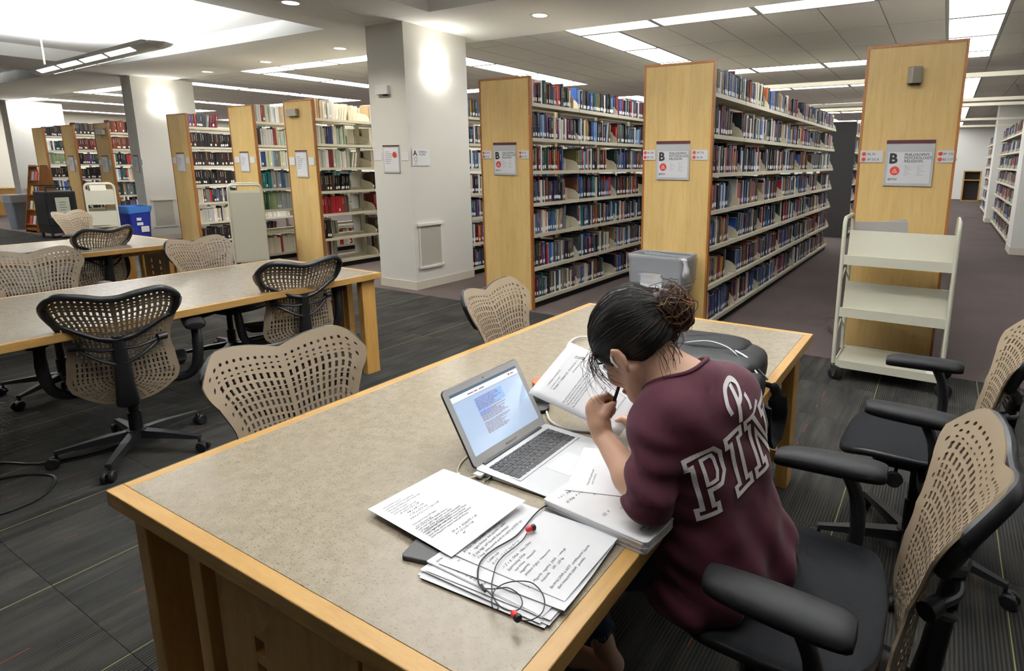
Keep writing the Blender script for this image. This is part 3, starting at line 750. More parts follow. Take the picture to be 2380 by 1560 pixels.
# ------------------------------------------------------------------ signs on the end panels
def sign_B(x0, x1, z0, z1, y, labels, label, two=None):
    w_, h_ = x1-x0, z1-z0
    t = thing('range_sign', label, 'sign', (x0, y, z0))
    MB().box((0, -.008, 0), (w_, -.002, h_)).build('sign_holder', mat('clear_grey_plastic', S(196, 196, 198), .3), t)
    MB().box((0, -.011, h_*.925), (w_, -.001, h_)).build('maroon_clip', M_MAROON, t)
    MB().box((w_*.06, -.0092, h_*.06), (w_*.95, -.0084, h_*.74)).build('paper_insert', M_WHITE, t)
    F = lambda a, b: frame((a*w_, -.0098, b*h_), (1, 0, 0), (0, 0, 1), (0, -1, 0))
    tx = MB(); text_mesh('B', h_*.30, F(.08, .50), tx, bold=.004)
    tx.build('letter', M_INK, t)
    tx = MB()
    for i, s_ in enumerate(('PHILOSOPHY,', 'PSYCHOLOGY,', 'RELIGION')): text_mesh(s_, h_*.082, F(.40, .655-.07*i), tx, bold=.0006)
    tx.build('heading', mat('dark_grey_ink', S(84, 84, 90), .7), t)['kind'] = 'stuff'
    tx = MB(); text_mesh('@VCU', h_*.06, F(.09, .125), tx, bold=.0008); tx.build('logo_print', mat('dark_grey_ink', S(84, 84, 90), .7), t)
    tx = MB()
    for cx_ in (.42, .68):
        for i in range(8): tx.box((cx_*w_, -.0098, (.44-.03*i)*h_), ((cx_+.04+.14*((i*37+int(cx_*100)) % 7)/7)*w_, -.0094, (.448-.03*i)*h_))
    tx.build('small_print', M_FAINT, t)['kind'] = 'stuff'
    c = MB().lathe([(.001, 0), (h_*.098, 0), (h_*.098, .0006), (.001, .0006)], 24, 0, F(.22, .33)); c.build('red_disc', M_RED, t)
    tr = MB(); r = h_*.062
    tri = [(r*math.sin(a), r*math.cos(a)) for a in (0, 2*PI/3, 4*PI/3)]; tri2 = [(x*.58, y*.58) for x, y in tri]
    M = F(.22, .32) @ T(0, 0, .0009)
    tr.add([M @ Vector((x, y, 0)) for x, y in tri+tri2], [(0, 3, 4, 1), (1, 4, 5, 2), (2, 5, 3, 0)]); tr.build('triangle_mark', M_WHITE, t)
    for (lx0, lx1, lz0, lz1, rows_, ll) in labels:
        s_ = thing('call_range_label', ll, 'label', (lx0, y, lz0))
        lw, lh = lx1-lx0, lz1-lz0
        MB().box((0, -.003, 0), (lw, -.0005, lh)).build('card', M_WHITE, s_)
        rd = MB(); tx = MB()
        for i, s2 in enumerate(rows_):
            zz = lh*(.72-.46*i)
            rd.lathe([(.0005, 0), (lh*.17, 0), (lh*.17, .0005), (.0005, .0005)], 16, 0, frame((lw*.17, -.0036, zz), (1, 0, 0), (0, 0, 1), (0, -1, 0)))
            text_mesh(s2, lh*.26, frame((lw*.34, -.0036, zz-lh*.09), (1, 0, 0), (0, 0, 1), (0, -1, 0)), tx, bold=.0003)
        rd.build('red_dots', M_RED, s_); tx.build('call_numbers', mat('dark_grey_ink', S(84, 84, 90), .7), s_)
    return t
def pz(key): return cases[key]['y0']
sign_B(-4.045, -3.755, 1.39, 1.715, 4.906, [(-4.20, -4.075, 1.555, 1.635, ('B 5802', 'BF 38'), 'white call number label reading B 5802, left of sign beside column'), (-3.725, -3.60, 1.555, 1.635, ('BF 38', 'BF 383'), 'white call number label, right end of the panel beside column')], 'philosophy sign on the maple panel nearest the column')
sign_B(-2.215, -1.905, 1.375, 1.705, 4.906, [(-2.345, -2.225, 1.545, 1.63, ('BF 383', 'BF 723'), 'white call number label BF 383 left of the sign above the bin'), (-1.89, -1.745, 1.545, 1.63, ('BF 723', 'BL 50'), 'white call number label BL 50 right of the sign above the bin')], 'philosophy sign on the maple panel above the grey bin')
sign_B(-.40, -.085, 1.36, 1.69, 4.996, [(-.575, -.42, 1.53, 1.615, ('BL 50', 'BP 521.8'), 'white call number label BL 50 on the panel behind the cart'), (-.065, .035, 1.53, 1.615, ('BP 132', 'BS 1171.2'), 'white call number label BS 1171.2 on the panel behind the cart')], 'philosophy sign on the maple panel behind the book cart')
# occupancy sensor box on the right-hand end panel
s_ = thing('wall_sensor', 'small brushed metal sensor box high on the right end panel', 'sensor', (-.262, 4.996, 2.08))
MB().prism([(-.045, 0), (-.045, -.035), (-.012, -.06), (.045, -.045), (.045, 0)], 0, .115).build('housing', mat('brushed_metal', S(168, 160, 146), .35, .8), s_, .003)
MB().box((-.03, -.03, -.004), (.03, -.004, 0)).build('lens', M_CHAR, s_)
# plain signs on the left panels
def plain_sign(key, xc, z0, z1, w_, lab, y=None, white=True):
    yy = (cases[key]['y0']-.004) if y is None else y
    t = thing('range_sign', lab, 'sign', (xc, yy, z0)); h_ = z1-z0
    MB().box((-w_/2, -.008, 0), (w_/2, -.001, h_)).build('sign_holder', mat('clear_grey_plastic', S(196, 196, 198), .3), t)
    MB().box((-w_/2, -.011, h_*.95), (w_/2, -.001, h_)).build('maroon_clip', M_MAROON, t)
    MB().box((-w_*.45, -.0092, h_*.05), (w_*.45, -.0084, h_*.9)).build('paper_insert', M_WHITE, t)
    p = MB()
    for i in range(7): p.box((-w_*.36, -.0098, h_*(.75-.07*i)), (w_*(-.1+.06*((i*5) % 6)), -.0094, h_*(.765-.07*i)))
    p.build('print', M_GREYINK, t)['kind'] = 'stuff'
    for s2 in (-1, 1):
        q = tag(MB().box((xc+s2*(w_/2+.09)-.06, yy-.004, z0+h_*.45), (xc+s2*(w_/2+.09)+.06, yy-.001, z0+h_*.75)).build('call_range_label', M_WHITE), 'white call number card %s of the %s' % ('left' if s2 < 0 else 'right', lab), 'label')
plain_sign('c', -7.81, 1.30, 1.67, .25, 'sign on the panel just left of the column')
plain_sign('b', -9.23, 1.36, 1.66, .22, 'sign on the panel behind the tall cart')
plain_sign('a', -11.67, 1.33, 1.66, .26, 'sign on the panel by the second column')
plain_sign('f3', -15.5, 1.26, 1.62, .28, 'sign on the panel by the blue bin')
plain_sign('f2', -17.3, 1.26, 1.62, .26, 'sign on the second panel from left')
plain_sign('a', -13.30, 1.30, 1.62, .17, 'notice on the second column', y=5.596)
# column 1 signs
t = thing('paper_notice', 'white A general works notice taped to the column', 'notice', (-5.362, 5.03, 1.475))
MB().box((0, 0, 0), (.0012, .28, .195)).build('sheet', M_WHITE, t)
Fx = lambda a, b: frame((.0018, a, b), (0, 1, 0), (0, 0, 1), (1, 0, 0))
tx = MB(); text_mesh('A', .085, Fx(.02, .115), tx, bold=.002); tx.build('letter', M_INK, t)
tx = MB(); text_mesh('GENERAL', .030, Fx(.105, .150), tx, bold=.0004); text_mesh('WORKS', .030, Fx(.105, .120), tx, bold=.0004); tx.build('heading', mat('dark_grey_ink', S(84, 84, 90), .7), t)['kind'] = 'stuff'
tx = MB(); text_mesh('@VCU', .018, Fx(.03, .018), tx); tx.build('logo_print', mat('dark_grey_ink', S(84, 84, 90), .7), t)
dr = MB(); 
for k in range(20):
    a0, a1 = 2*PI*k/20, 2*PI*(k+1)/20
    dr.add([Fx(.055, .072) @ Vector((r*math.cos(a)*.85, r*math.sin(a), 0)) for a in (a0, a1) for r in (.028, .021)], [(0, 2, 3, 1)])
dr.build('ring_mark', M_GREYINK, t)
plain_sign('c', -5.665, 1.39, 1.71, .27, 'sign on the column front', y=4.999)
t = tag(MB().lathe([(.0005, 0), (.034, 0), (.034, .001), (.0005, .001)], 20, 0, frame((-5.60, 4.986, 1.60), (1, 0, 0), (0, 0, 1), (0, -1, 0))).build('red_disc_sticker', M_RED), 'small red disc on the sign on the column front', 'sticker')
t = thing('wall_sensor', 'small white sensor box high on the front of the column', 'sensor', (-5.72, 5.0, 2.28))
MB().box((-.10, -.05, 0), (.10, 0, .10)).build('housing', M_WPLAST, t, .006); MB().box((.0, -.03, -.012), (.06, -.006, 0)).build('lens', M_CHAR, t)
t = thing('wall_sensor', 'grey sensor box high on the maple panel left of the column', 'sensor', (-7.9, 5.296, 2.13)); MB().box((-.11, -.05, 0), (.11, 0, .10)).build('housing', mat('grey_box', S(150, 142, 126), .5), t, .006)
t = thing('wall_sensor', 'pale sensor box high on the panel by the blue bin', 'sensor', (-15.45, 5.946, 2.05)); MB().box((-.16, -.06, 0), (.16, 0, .11)).build('housing', M_WPLAST, t, .006)
# ================================================================== tables
def lib_table(x0, x1, y0, y1, label, detail=True):
    t = thing('library_table', label, 'table', ((x0+x1)/2, (y0+y1)/2, 0), 0, 'long library tables')
    hx, hy = (x1-x0)/2, (y1-y0)/2; H = .74; th = .040; bd = .036
    MB().box((-hx+bd, -hy+bd, H-th), (hx-bd, hy-bd, H)).build('tabletop', M_LAM, t)
    MB().box((-hx, -hy, H-th), (hx, -hy+bd, H)).build('edge_board', M_TWOOD, t, .0025)
    MB().box((-hx, hy-bd, H-th), (hx, hy, H)).build('edge_board', M_TWOOD, t, .0025)
    MB().box((-hx, -hy+bd, H-th), (-hx+bd, hy-bd, H)).build('edge_board', M_TWOODX, t, .0025)
    MB().box((hx-bd, -hy+bd, H-th), (hx, hy-bd, H)).build('edge_board', M_TWOODX, t, .0025)
    for sy in (-1, 1):
        ye = sy*(hy-.03)                       # outer face of the end frame
        ya, yb = (ye, ye+.11) if sy < 0 else (ye-.11, ye)
        for sx in (-1, 1):
            xa = sx*(hx-.045); xb = xa-sx*.055
            MB().box((min(xa, xb), ya, 0), (max(xa, xb), yb, H-th)).build('leg', M_TLEG, t, .003)
        # centre panel between two posts, pierced by square cut-outs
        zt, zb = H-th-.0, .14
        cy0, cy1 = (ye+.0, ye+.05) if sy < 0 else (ye-.05, ye)
        for sx in (-1, 1):
            xa = sx*.315; MB().box((min(xa, xa-sx*.05), cy0, zb), (max(xa, xa-sx*.05), cy1, zt)).build('panel_post', M_TLEG, t, .002)
        py0, py1 = (cy0+.014, cy0+.032) if sy < 0 else (cy1-.032, cy1-.014)
        p = MB(); xs = [-.235, -.105, -.07, .07, .105, .235]; zs = [zb, .36, .40, .425, .465, .49, .53, zt-.0]
        holes = {(1, 1), (1, 3), (1, 5), (3, 1), (3, 3), (3, 5)}
        for i in range(5):
            for j in range(7):
                if (i, j) in holes: continue
                p.box((xs[i], py0, zs[j]), (xs[i+1], py1, zs[j+1]))
        bm = bmesh.new(); me = p.mesh('pierced_panel', M_TLEG); bm.from_mesh(me); bmesh.ops.remove_doubles(bm, verts=bm.verts, dist=1e-5)
        seen = {}
        for f in bm.faces: seen.setdefault(tuple(sorted(v.index for v in f.verts)), []).append(f)
        dead = [f for fs_ in seen.values() if len(fs_) > 1 for f in fs_]
        bmesh.ops.delete(bm, geom=dead, context='FACES_ONLY'); bm.to_mesh(me); bm.free(); obj('pierced_panel', me, t)
        MB().box((-hx+.10, ya+.03, .11), (hx-.10, yb-.03, .17)).build('stretcher', M_TLEG, t, .002)
    for sx in (-1, 1):
        xa = sx*(hx-.34); MB().box((min(xa, xa+sx*.022), -hy+.14, H-th-.075), (max(xa, xa+sx*.022), hy-.14, H-th)).build('apron', M_TLEG, t)
    return t
lib_table(-1.672, -.458, .540, 2.832, 'long library table where the student sits')
lib_table(-4.64, -3.43, .56, 2.87, 'long library table in the middle of the room')
lib_table(-7.55, -6.30, .68, 3.02, 'long library table farthest left')
# ================================================================== task chairs with perforated backs
M_TAN = mat('tan_plastic', S(142, 126, 105), .45)
M_BLK = mat('black_plastic', S(28, 28, 31), .42)
M_BLK2 = mat('black_rubber', S(24, 24, 26), .5)
M_ARM = mat('black_arm_pad', S(24, 24, 26), .58, spec=.35)
def m_seat():
    mm = mat('charcoal_seat_mesh', S(56, 57, 62), .85, spec=.2); k = NT(mm)
    v = k.coord('Object', (1, 1, 1)); n = k.n('ShaderNodeTexNoise', Scale=420.0, Detail=2.0); k.l(v, n.inputs['Vector'])
    k.base(k.ramp(n.outputs[0], [(.3, S(19, 20, 22)), (.7, S(36, 37, 40))])); k.bump(n.outputs[0], .25, .001); return mm
M_SEAT = m_seat()
def interp(tab, t):
    if t <= tab[0][0]: return tab[0][1]
    for (a, va), (b, vb) in zip(tab, tab[1:]):
        if t <= b:
            u = (t-a)/(b-a); u = u*u*(3-2*u)*.5+u*.5
            return tuple(p+(q-p)*u for p, q in zip(va, vb)) if isinstance(va, tuple) else va+(vb-va)*u
    return tab[-1][1]
HW = [(.14, .222), (.22, .212), (.30, .200), (.36, .206), (.44, .238), (.50, .268), (.56, .274), (.62, .270)]
PROF = [(-.02, (-.180, .322)), (.08, (-.196, .412)), (.14, (-.202, .475)), (.25, (-.210, .585)), (.33, (-.222, .665)), (.45, (-.262, .780)), (.52, (-.295, .850)), (.66, (-.358, .980))]
SC, AR = .14, .14
def BP(x, s, off=0.0):
    y, z = interp(PROF, s)
    return Vector((x, y+.95*x*x-off, z))
def stop_(r): return .575+.032*math.sin(min(1, r/.70)*PI/2)-.085*max(0, (r-.70)/.30)**2
def U(r, side, v):
    """side 0: lower arc (v = 0..1 from left to right), -1 / 1: straight columns (v from arc to top)"""
    if side == 0:
        ph = -PI/2+PI*v; return (r*HW[0][1]*math.sin(ph), SC-AR*r*math.cos(ph))
    s = SC+(stop_(r)-SC)*v
    return (side*r*interp(HW, s), s)
def back_mesh():
    bm = bmesh.new(); cache = {}
    def vert(p):
        k = (round(p[0], 5), round(p[1], 5))
        if k not in cache: cache[k] = bm.verts.new(BP(*p))
        return cache[k]
    redges = [.014+.916*i/11 for i in range(12)]+[1.0]
    def cell(side, r0, r1, v0, v1, hole):
        C_ = lambda a, b: U(r0+(r1-r0)*a, side, v0+(v1-v0)*b)
        outer = [(0, 0), (.5, 0), (1, 0), (1, .5), (1, 1), (.5, 1), (0, 1), (0, .5)]
        O = [vert(C_(a, b)) for a, b in outer]
        if not hole: 
            try: bm.faces.new(O)
            except ValueError: pass
            return
        wx, ly = hole; kx, ky = wx*.72, ly*.86
        inner = [(.5-kx/2, .5-ly/2*.86), (.5, .5-ly/2), (.5+kx/2, .5-ly/2*.86), (.5+wx/2, .5), (.5+kx/2, .5+ly/2*.86), (.5, .5+ly/2), (.5-kx/2, .5+ly/2*.86), (.5-wx/2, .5)]
        if ly > .55: inner[3] = (.5+wx*.36, .5); inner[7] = (.5-wx*.36, .5); inner[0] = (.5-wx/2, .5-ly/2*.8); inner[2] = (.5+wx/2, .5-ly/2*.8); inner[4] = (.5+wx/2, .5+ly/2*.8); inner[6] = (.5-wx/2, .5+ly/2*.8)
        I = [bm.verts.new(BP(*C_(a, b))) for a, b in inner]
        for i in range(8):
            j = (i+1) % 8
            try: bm.faces.new((O[i], O[j], I[j], I[i]))
            except ValueError: pass
    NA, NS = 16, 20
    for i in range(12):
        r0, r1 = redges[i], redges[i+1]; edge = i == 11
        na = NA if i > 3 else NA
        for j in range(na):
            hole = None if edge else (.46, .62)
            if i < 2 and j % 2: hole = None if i == 0 else (.4, .6)
            cell(0, r0, r1, j/na, (j+1)/na, hole)
        for sd in (-1, 1):
            for j in range(NS):
                v0, v1 = j/NS, (j+1)/NS; vm = (v0+v1)/2
                if edge or j == NS-1: hole = None
                elif vm > .80 or i == 10: hole = (.42, .40)
                else: hole = (.50, .74)
                if i == 10 and (j % 2 or .1 < vm < .45): hole = None
                cell(sd, r0, r1, v0, v1, hole)
    # centre strip
    for j in range(NS):
        v0, v1 = j/NS, (j+1)/NS; vm = (v0+v1)/2
        q = [vert(U(redges[0], -1, v0)), vert(U(redges[0], 1, v0)), vert(U(redges[0], 1, vm)), vert(U(redges[0], 1, v1)), vert(U(redges[0], -1, v1)), vert(U(redges[0], -1, vm))]
        try: bm.faces.new(q)
        except ValueError: pass
    q = []
    for j in range(NA*2+1): q.append(vert(U(redges[0], 0, j/(NA*2))))
    try: bm.faces.new(q)
    except ValueError: pass
    bmesh.ops.recalc_face_normals(bm, faces=bm.faces)
    bmesh.ops.solidify(bm, geom=bm.faces[:], thickness=.0055)
    bmesh.ops.recalc_face_normals(bm, faces=bm.faces)
    me = bpy.data.meshes.new('backrest'); bm.to_mesh(me); bm.free(); me.materials.append(M_TAN)
    me.polygons.foreach_set('use_smooth', [True]*len(me.polygons)); me.set_sharp_from_angle(angle=math.radians(45))
    return me
def loft(mb, secs, mi=0):
    """secs: list of lists of points (equal length rings)"""
    n = len(secs[0]); o = len(mb.v)
    for s_ in secs: mb.v += [tuple(p) for p in s_]
    for i in range(len(secs)-1):
        for k in range(n):
            k2 = (k+1) % n; mb.f.append((o+i*n+k, o+i*n+k2, o+(i+1)*n+k2, o+(i+1)*n+k)); mb.m.append(mi); mb.sm.append(True)
    for ring, rev in ((0, True), (len(secs)-1, False)):
        idx = [o+ring*n+k for k in range(n)]; mb.f.append(tuple(reversed(idx)) if rev else tuple(idx)); mb.m.append(mi); mb.sm.append(True)
    return mb
def fix_normals(o):
    bm = bmesh.new(); bm.from_mesh(o.data); bmesh.ops.recalc_face_normals(bm, faces=bm.faces); bm.to_mesh(o.data); bm.free(); return o
def make_chair():
    t = thing('task_chair', 'x', 'chair', (0, 0, 0), 0, 'perforated-back task chairs')
    obj('backrest', back_mesh(), t)
    # black frame: rim round the upper half and the V below it, hugging the rear of the back
    def Us(r, sd, s_): return (sd*r*interp(HW, s_), s_)
    rim = [Us(.93, -1, q) for q in (.44, .455, .47, .49, .51, .525)]
    rim = rim+[U(r, -1, .970) for r in (.93, .84, .70, .52, .32, .12)]
    rim = rim+[(-x, s_) for x, s_ in reversed(rim)]
    path = catmull([BP(x, s_, .019) for x, s_ in rim], 3)
    fr_ = MB(); fr_.tube(path, .0165, 10, flat=.8); fix_normals(fr_.build('back_frame', M_BLK, t))
    for sd in (-1, 1):
        e = Us(.93, sd, .44)
        pts = catmull([BP(*Us(.93, sd, .49), .019), BP(*e, .019), BP(e[0]*.86, .425, .023), BP(e[0]*.60, .395, .032), BP(e[0]*.30, .365, .040), BP(0, .350, .044)], 4)
        fix_normals(MB().tube(pts, [.0145]*12+[.016]*5+[.02]*4, 10, flat=.8).build('frame_arm', M_BLK, t))
    secs = []
    for s_, wd, th, off in ((.372, .024, .012, .042), (.345, .026, .018, .045), (.28, .030, .020, .048), (.20, .033, .022, .047), (.10, .040, .024, .045), (.02, .048, .024, .044), (-.0, .046, .020, .038)):
        c = BP(0, s_, off); secs.append([c+Vector((wd*math.copysign(abs(math.cos(a))**.6, math.cos(a)), th*math.copysign(abs(math.sin(a))**.6, math.sin(a)), 0)) for a in [2*PI*k/16 for k in range(16)]])
    sp = fix_normals(loft(MB(), secs).build('spine', M_BLK, t))
    MB().tube([BP(0, -.01, .03), Vector((0, -.17, .372)), Vector((0, -.05, .380))], [.04, .045, .05], 10, flat=.55).build('spine_foot', M_BLK, t)
    for sd in (-1, 1):
        e = BP(sd*.165, .315, .018)
        lb = MB(); lb.tube(catmull([BP(0, .300, .055), BP(sd*.07, .300, .058), BP(sd*.14, .313, .036), e], 4), .0085, 8)
        lb.tube(catmull([BP(0, .215, .060), BP(sd*.06, .240, .062), BP(sd*.12, .284, .046), e], 4), .0085, 8)
        lb.tube([BP(sd*.150, .322, .034), BP(sd*.185, .322, .026)], [.017, .019], 10)
        fix_normals(lb.build('lumbar_bracket', M_BLK, t))
    # seat
    def seat(u, v, top=True):
        a = u*2*PI; r = v; ex = .62
        cx_, sy_ = math.cos(a), math.sin(a)
        x = .255*r*math.copysign(abs(cx_)**ex, cx_); y = .058+.207*r*math.copysign(abs(sy_)**ex, sy_)
        z = .468+.014*(x/.25)**2-.045*max(0, (y-.12)/.14)**2+.012*max(0, (-.10-y)/.1)
        corner = max(0, abs(x)-.15)/.1*max(0, -y-.06)/.13
        z += .055*min(1.3, corner*1.6)
        return Vector((x, y, z if top else z-.026))
    sm = MB(); sm.grid(lambda u, v: seat(u, v), 40, 9); sm.grid(lambda u, v: seat(u, v, False), 40, 9, 1); 
    sm.grid(lambda u, v: seat(u, 1.0+.025*math.sin(PI*v), True)+Vector((0, 0, -.026*v)), 40, 5, 1)
    so = sm.build('seat', [M_SEAT, M_BLK], t); bm = bmesh.new(); bm.from_mesh(so.data); bmesh.ops.remove_doubles(bm, verts=bm.verts, dist=1e-4); bmesh.ops.recalc_face_normals(bm, faces=bm.faces); bm.to_mesh(so.data); bm.free()
    MB().prism(rrect(.22, .30, .04), .365, .43).build('tilt_mechanism', M_BLK2, t, .006)
    # arms
    for sd in (-1, 1):
        p = catmull([(sd*.13, -.02, .385), (sd*.24, -.03, .378), (sd*.292, -.05, .42), (sd*.312, -.055, .50), (sd*.316, -.045, .58), (sd*.316, -.02, .640)], 4)
        fix_normals(MB().tube(p, [.024]*10+[.026]*6+[.024]*5, 10, flat=.7, up=(0, 1, 0)).build('arm_post', M_BLK, t))
        secs = []; NN = 16
        for i in range(NN+1):
            q = i/NN; yy = -.115+.285*(.5-.5*math.cos(PI*q)); e = math.sqrt(max(0.0, 1-(2*q-1)**2))**.56
            wd = (.058-.014*q)*max(e, .10); th = .027*max(e, .12); xx = sd*(.316-.030*q*q)
            secs.append([Vector((xx+wd*math.copysign(abs(math.cos(a))**.8, math.cos(a)), yy, .662+.004*math.sin(q*PI)-.008*q+th*math.sin(a))) for a in [2*PI*k/14 for k in range(14)]])
        fix_normals(loft(MB(), secs).build('armrest_pad', M_ARM, t))
    MB().lathe([(.0001, .10), (.030, .10), (.030, .22), (.022, .22), (.022, .37), (.0001, .37)], 16).build('gas_column', M_BLK2, t)
    kb = MB(); kb.tube([(-.10, .06, .395), (-.26, .06, .395)], .006, 8); kb.tube([(-.255, .06, .395), (-.27, .06, .395)], [.03, .026], 14); kb.build('tension_knob', M_BLK2, t)
    MB().lathe([(.0001, .075), (.045, .075), (.05, .09), (.045, .125), (.0001, .125)], 16).build('hub', M_BLK2, t)
    leg_me = None; cas_me = None
    for k in range(5):
        a = PI/2+2*PI*k/5+.3
        if not leg_me:
            l = MB(); secs = []
            for rr, wd, z0, z1 in ((.03, .030, .078, .122), (.15, .026, .080, .112), (.30, .018, .074, .092), (.335, .016, .072, .088)):
                secs.append([Vector((rr, -wd, z0)), Vector((rr, wd, z0)), Vector((rr, wd*.7, z1)), Vector((rr, -wd*.7, z1))])
            loft(l, secs); l.sm = [False]*len(l.sm); leg_me = l.mesh('base_leg', M_BLK)
            c = MB()
            for sx in (-1, 1): c.lathe([(.001, -.010), (.024, -.010), (.0285, -.005), (.0285, .005), (.024, .010), (.001, .010)], 18, 0, T(.335+.012, sx*.016, .0285) @ RX(PI/2))
            c.prism([(-.018, 0), (.018, 0), (.022, .02), (.004, .03), (-.012, .026)], -.005, .005, 0, T(.340, 0, .028) @ RX(PI/2))
            c.tube([(.33, 0, .045), (.33, 0, .078)], .007, 8)
            cas_me = c.mesh('caster', M_BLK2)
        l_ = obj('base_leg', leg_me, t); l_.rotation_euler.z = a
        c_ = obj('caster', cas_me, t); c_.rotation_euler.z = a
    return t
CH = make_chair()
chairs = [((-1.60, 1.11), -97, 'tan task chair across the table from the laptop, nearest the camera', 0),
          ((-1.60, 2.27), -83, 'tan task chair at the far end of the student\'s table', 0),
          ((-3.58, 1.33), 66, 'black-framed task chair seen from behind, nearest at middle table', 0),
          ((-3.68, 2.30), 79, 'black-framed task chair seen from behind beside the middle table\'s right leg', 0),
          ((-5.00, 1.50), -94, 'tan task chair cut by the left edge, far side of middle table', 0),
          ((-4.75, 2.48), -82, 'tan task chair in front of the tall beige cart', 0),
          ((-6.82, 2.36), 105, 'black-framed task chair at the farthest table, in front of the blue bin', 0),
          ((-8.75, 3.15), -58, 'tan task chair behind the farthest table, before the black returns cart', 0),
          ((-6.66, 1.20), 100, 'black-framed task chair barely showing at the left edge', 0),
          ((-.165, 1.315), 90, 'task chair the student sits on', .055),
          ((.02, 2.43), 88, 'empty task chair beside the student, cut by the right edge', .045)]
UPPER = {'base_leg', 'caster', 'hub', 'gas_column'}
for i, ((x, y), rz, lab, lift) in enumerate(chairs):
    c = CH if i == 0 else copy_tree(CH, (x, y, 0), math.radians(rz), lab, 'perforated-back task chairs')
    c.location = (x, y, 0); c.rotation_euler.z = math.radians(rz); c['label'] = lab
    if lift:
        for ch in c.children:
            if ch.name.split('.')[0] not in UPPER: ch.location.z += lift
            if ch.name.split('.')[0] == 'gas_column': ch.scale.z = 1+lift/.3
# ================================================================== book cart, bins, far props
M_WHEEL = mat('black_wheel', S(26, 26, 28), .5)
def book_cart():
    t = thing('book_cart', 'empty beige steel book cart on casters in front of the right end panel', 'book cart', (-.225, 4.585, 0))
    hx, hy = .335, .205
    for sx in (-1, 1):
        x = sx*hx
        p = [(x, -hy, .12), (x, -hy, 1.10)]+[(x, -hy+.05-.05*math.cos(a), 1.10+.055*math.sin(a)) for a in [PI/2*k/5 for k in range(1, 6)]]+[(x, hy-.05+.05*math.sin(a), 1.10+.055*math.cos(a)) for a in [PI/2*k/5 for k in range(0, 6)]]+[(x, hy, .12)]
        MB().tube(p, .0145, 10).build('end_frame', M_BEIGE2, t)
        for z0 in (.30, .68): MB().tube([(x, -hy, z0), (x, 0, z0+.10), (x, hy, z0)], .005, 6).build('side_brace', M_BEIGE2, t)
    for zl in (.838, .468):
        m_ = MB(); A = -hx+.012; B = hx-.012
        def strip(pts, th=.003):
            n = len(pts); v = [(A, y, z) for y, z in pts]+[(B, y, z) for y, z in pts]; m_.add(v, [(i, i+1, n+i+1, n+i) for i in range(n-1)])
        prof = [(-hy-.004, zl), (-hy-.004, zl+.062), (-hy+.004, zl+.062), (-.055, zl+.005), (-.004, zl+.215), (.004, zl+.215), (.055, zl+.005), (hy-.004, zl+.062), (hy+.004, zl+.062), (hy+.004, zl)]
        strip(prof)
        o = m_.build('sloped_shelf', M_BEIGE2, t); so = o.modifiers.new('s', 'SOLIDIFY'); so.thickness = .004
    m_ = MB(); m_.box((-hx+.012, -hy, .128), (hx-.012, hy, .134))
    for s in (-1, 1): m_.box((-hx+.012, s*hy-.004, .095), (hx-.012, s*hy+.004, .150)); m_.box((s*(hx-.012)-.004, -hy, .095), (s*(hx-.012)+.004, hy, .30 if 0 else .15))
    m_.build('bottom_shelf', M_BEIGE2, t)
    for sx in (-1, 1):
        for sy in (-1, 1):
            k = MB(); ox, oy = sx*hx, sy*hy
            k.tube([(ox, oy, .085), (ox, oy, .125)], .016, 10)
            for s in (-1, 1): k.prism([(-.016, .05), (.016, .05), (.006, -.03), (-.012, -.038)], -.0015, .0015, 0, T(ox+.012, oy+s*.018, .062) @ RX(PI/2))
            c = k.build('caster', M_CHROME, t)
            MB().lathe([(.001, -.013), (.045, -.013), (.052, -.008), (.052, .008), (.045, .013), (.001, .013)], 20, 0, T(ox+.02, oy, .052) @ RX(PI/2)).build('wheel', M_WHEEL, c)
    MB().box((.30-.055, -hy+.03, .1345), (.30-.01, -hy+.19, .1365)).build('sticker_and_glint', M_WHITE, t)  # white patch painting a light reflection onto the bottom tray, no sticker here
    # folded newspapers standing behind the ridge
    n = thing('newspaper', 'folded newspaper lying in the top of the book cart', 'newspaper', (-.36, 4.66, 0))
    g = MB()
    for i in range(5):
        g.add([(-.15+i*.004, .03+.006*i, .868+.004*i), (.19-.006*i, .03+.006*i, .868+.004*i), (.17-.004*i, -.03+.005*i, 1.128+.004*i), (-.17+.005*i, -.03+.005*i, 1.112-.004*i)], [(0, 1, 2, 3)])
    o = g.build('pages', mat('newsprint', S(190, 186, 182), .8), n); so = o.modifiers.new('s', 'SOLIDIFY'); so.thickness = .003
    return t
book_cart()
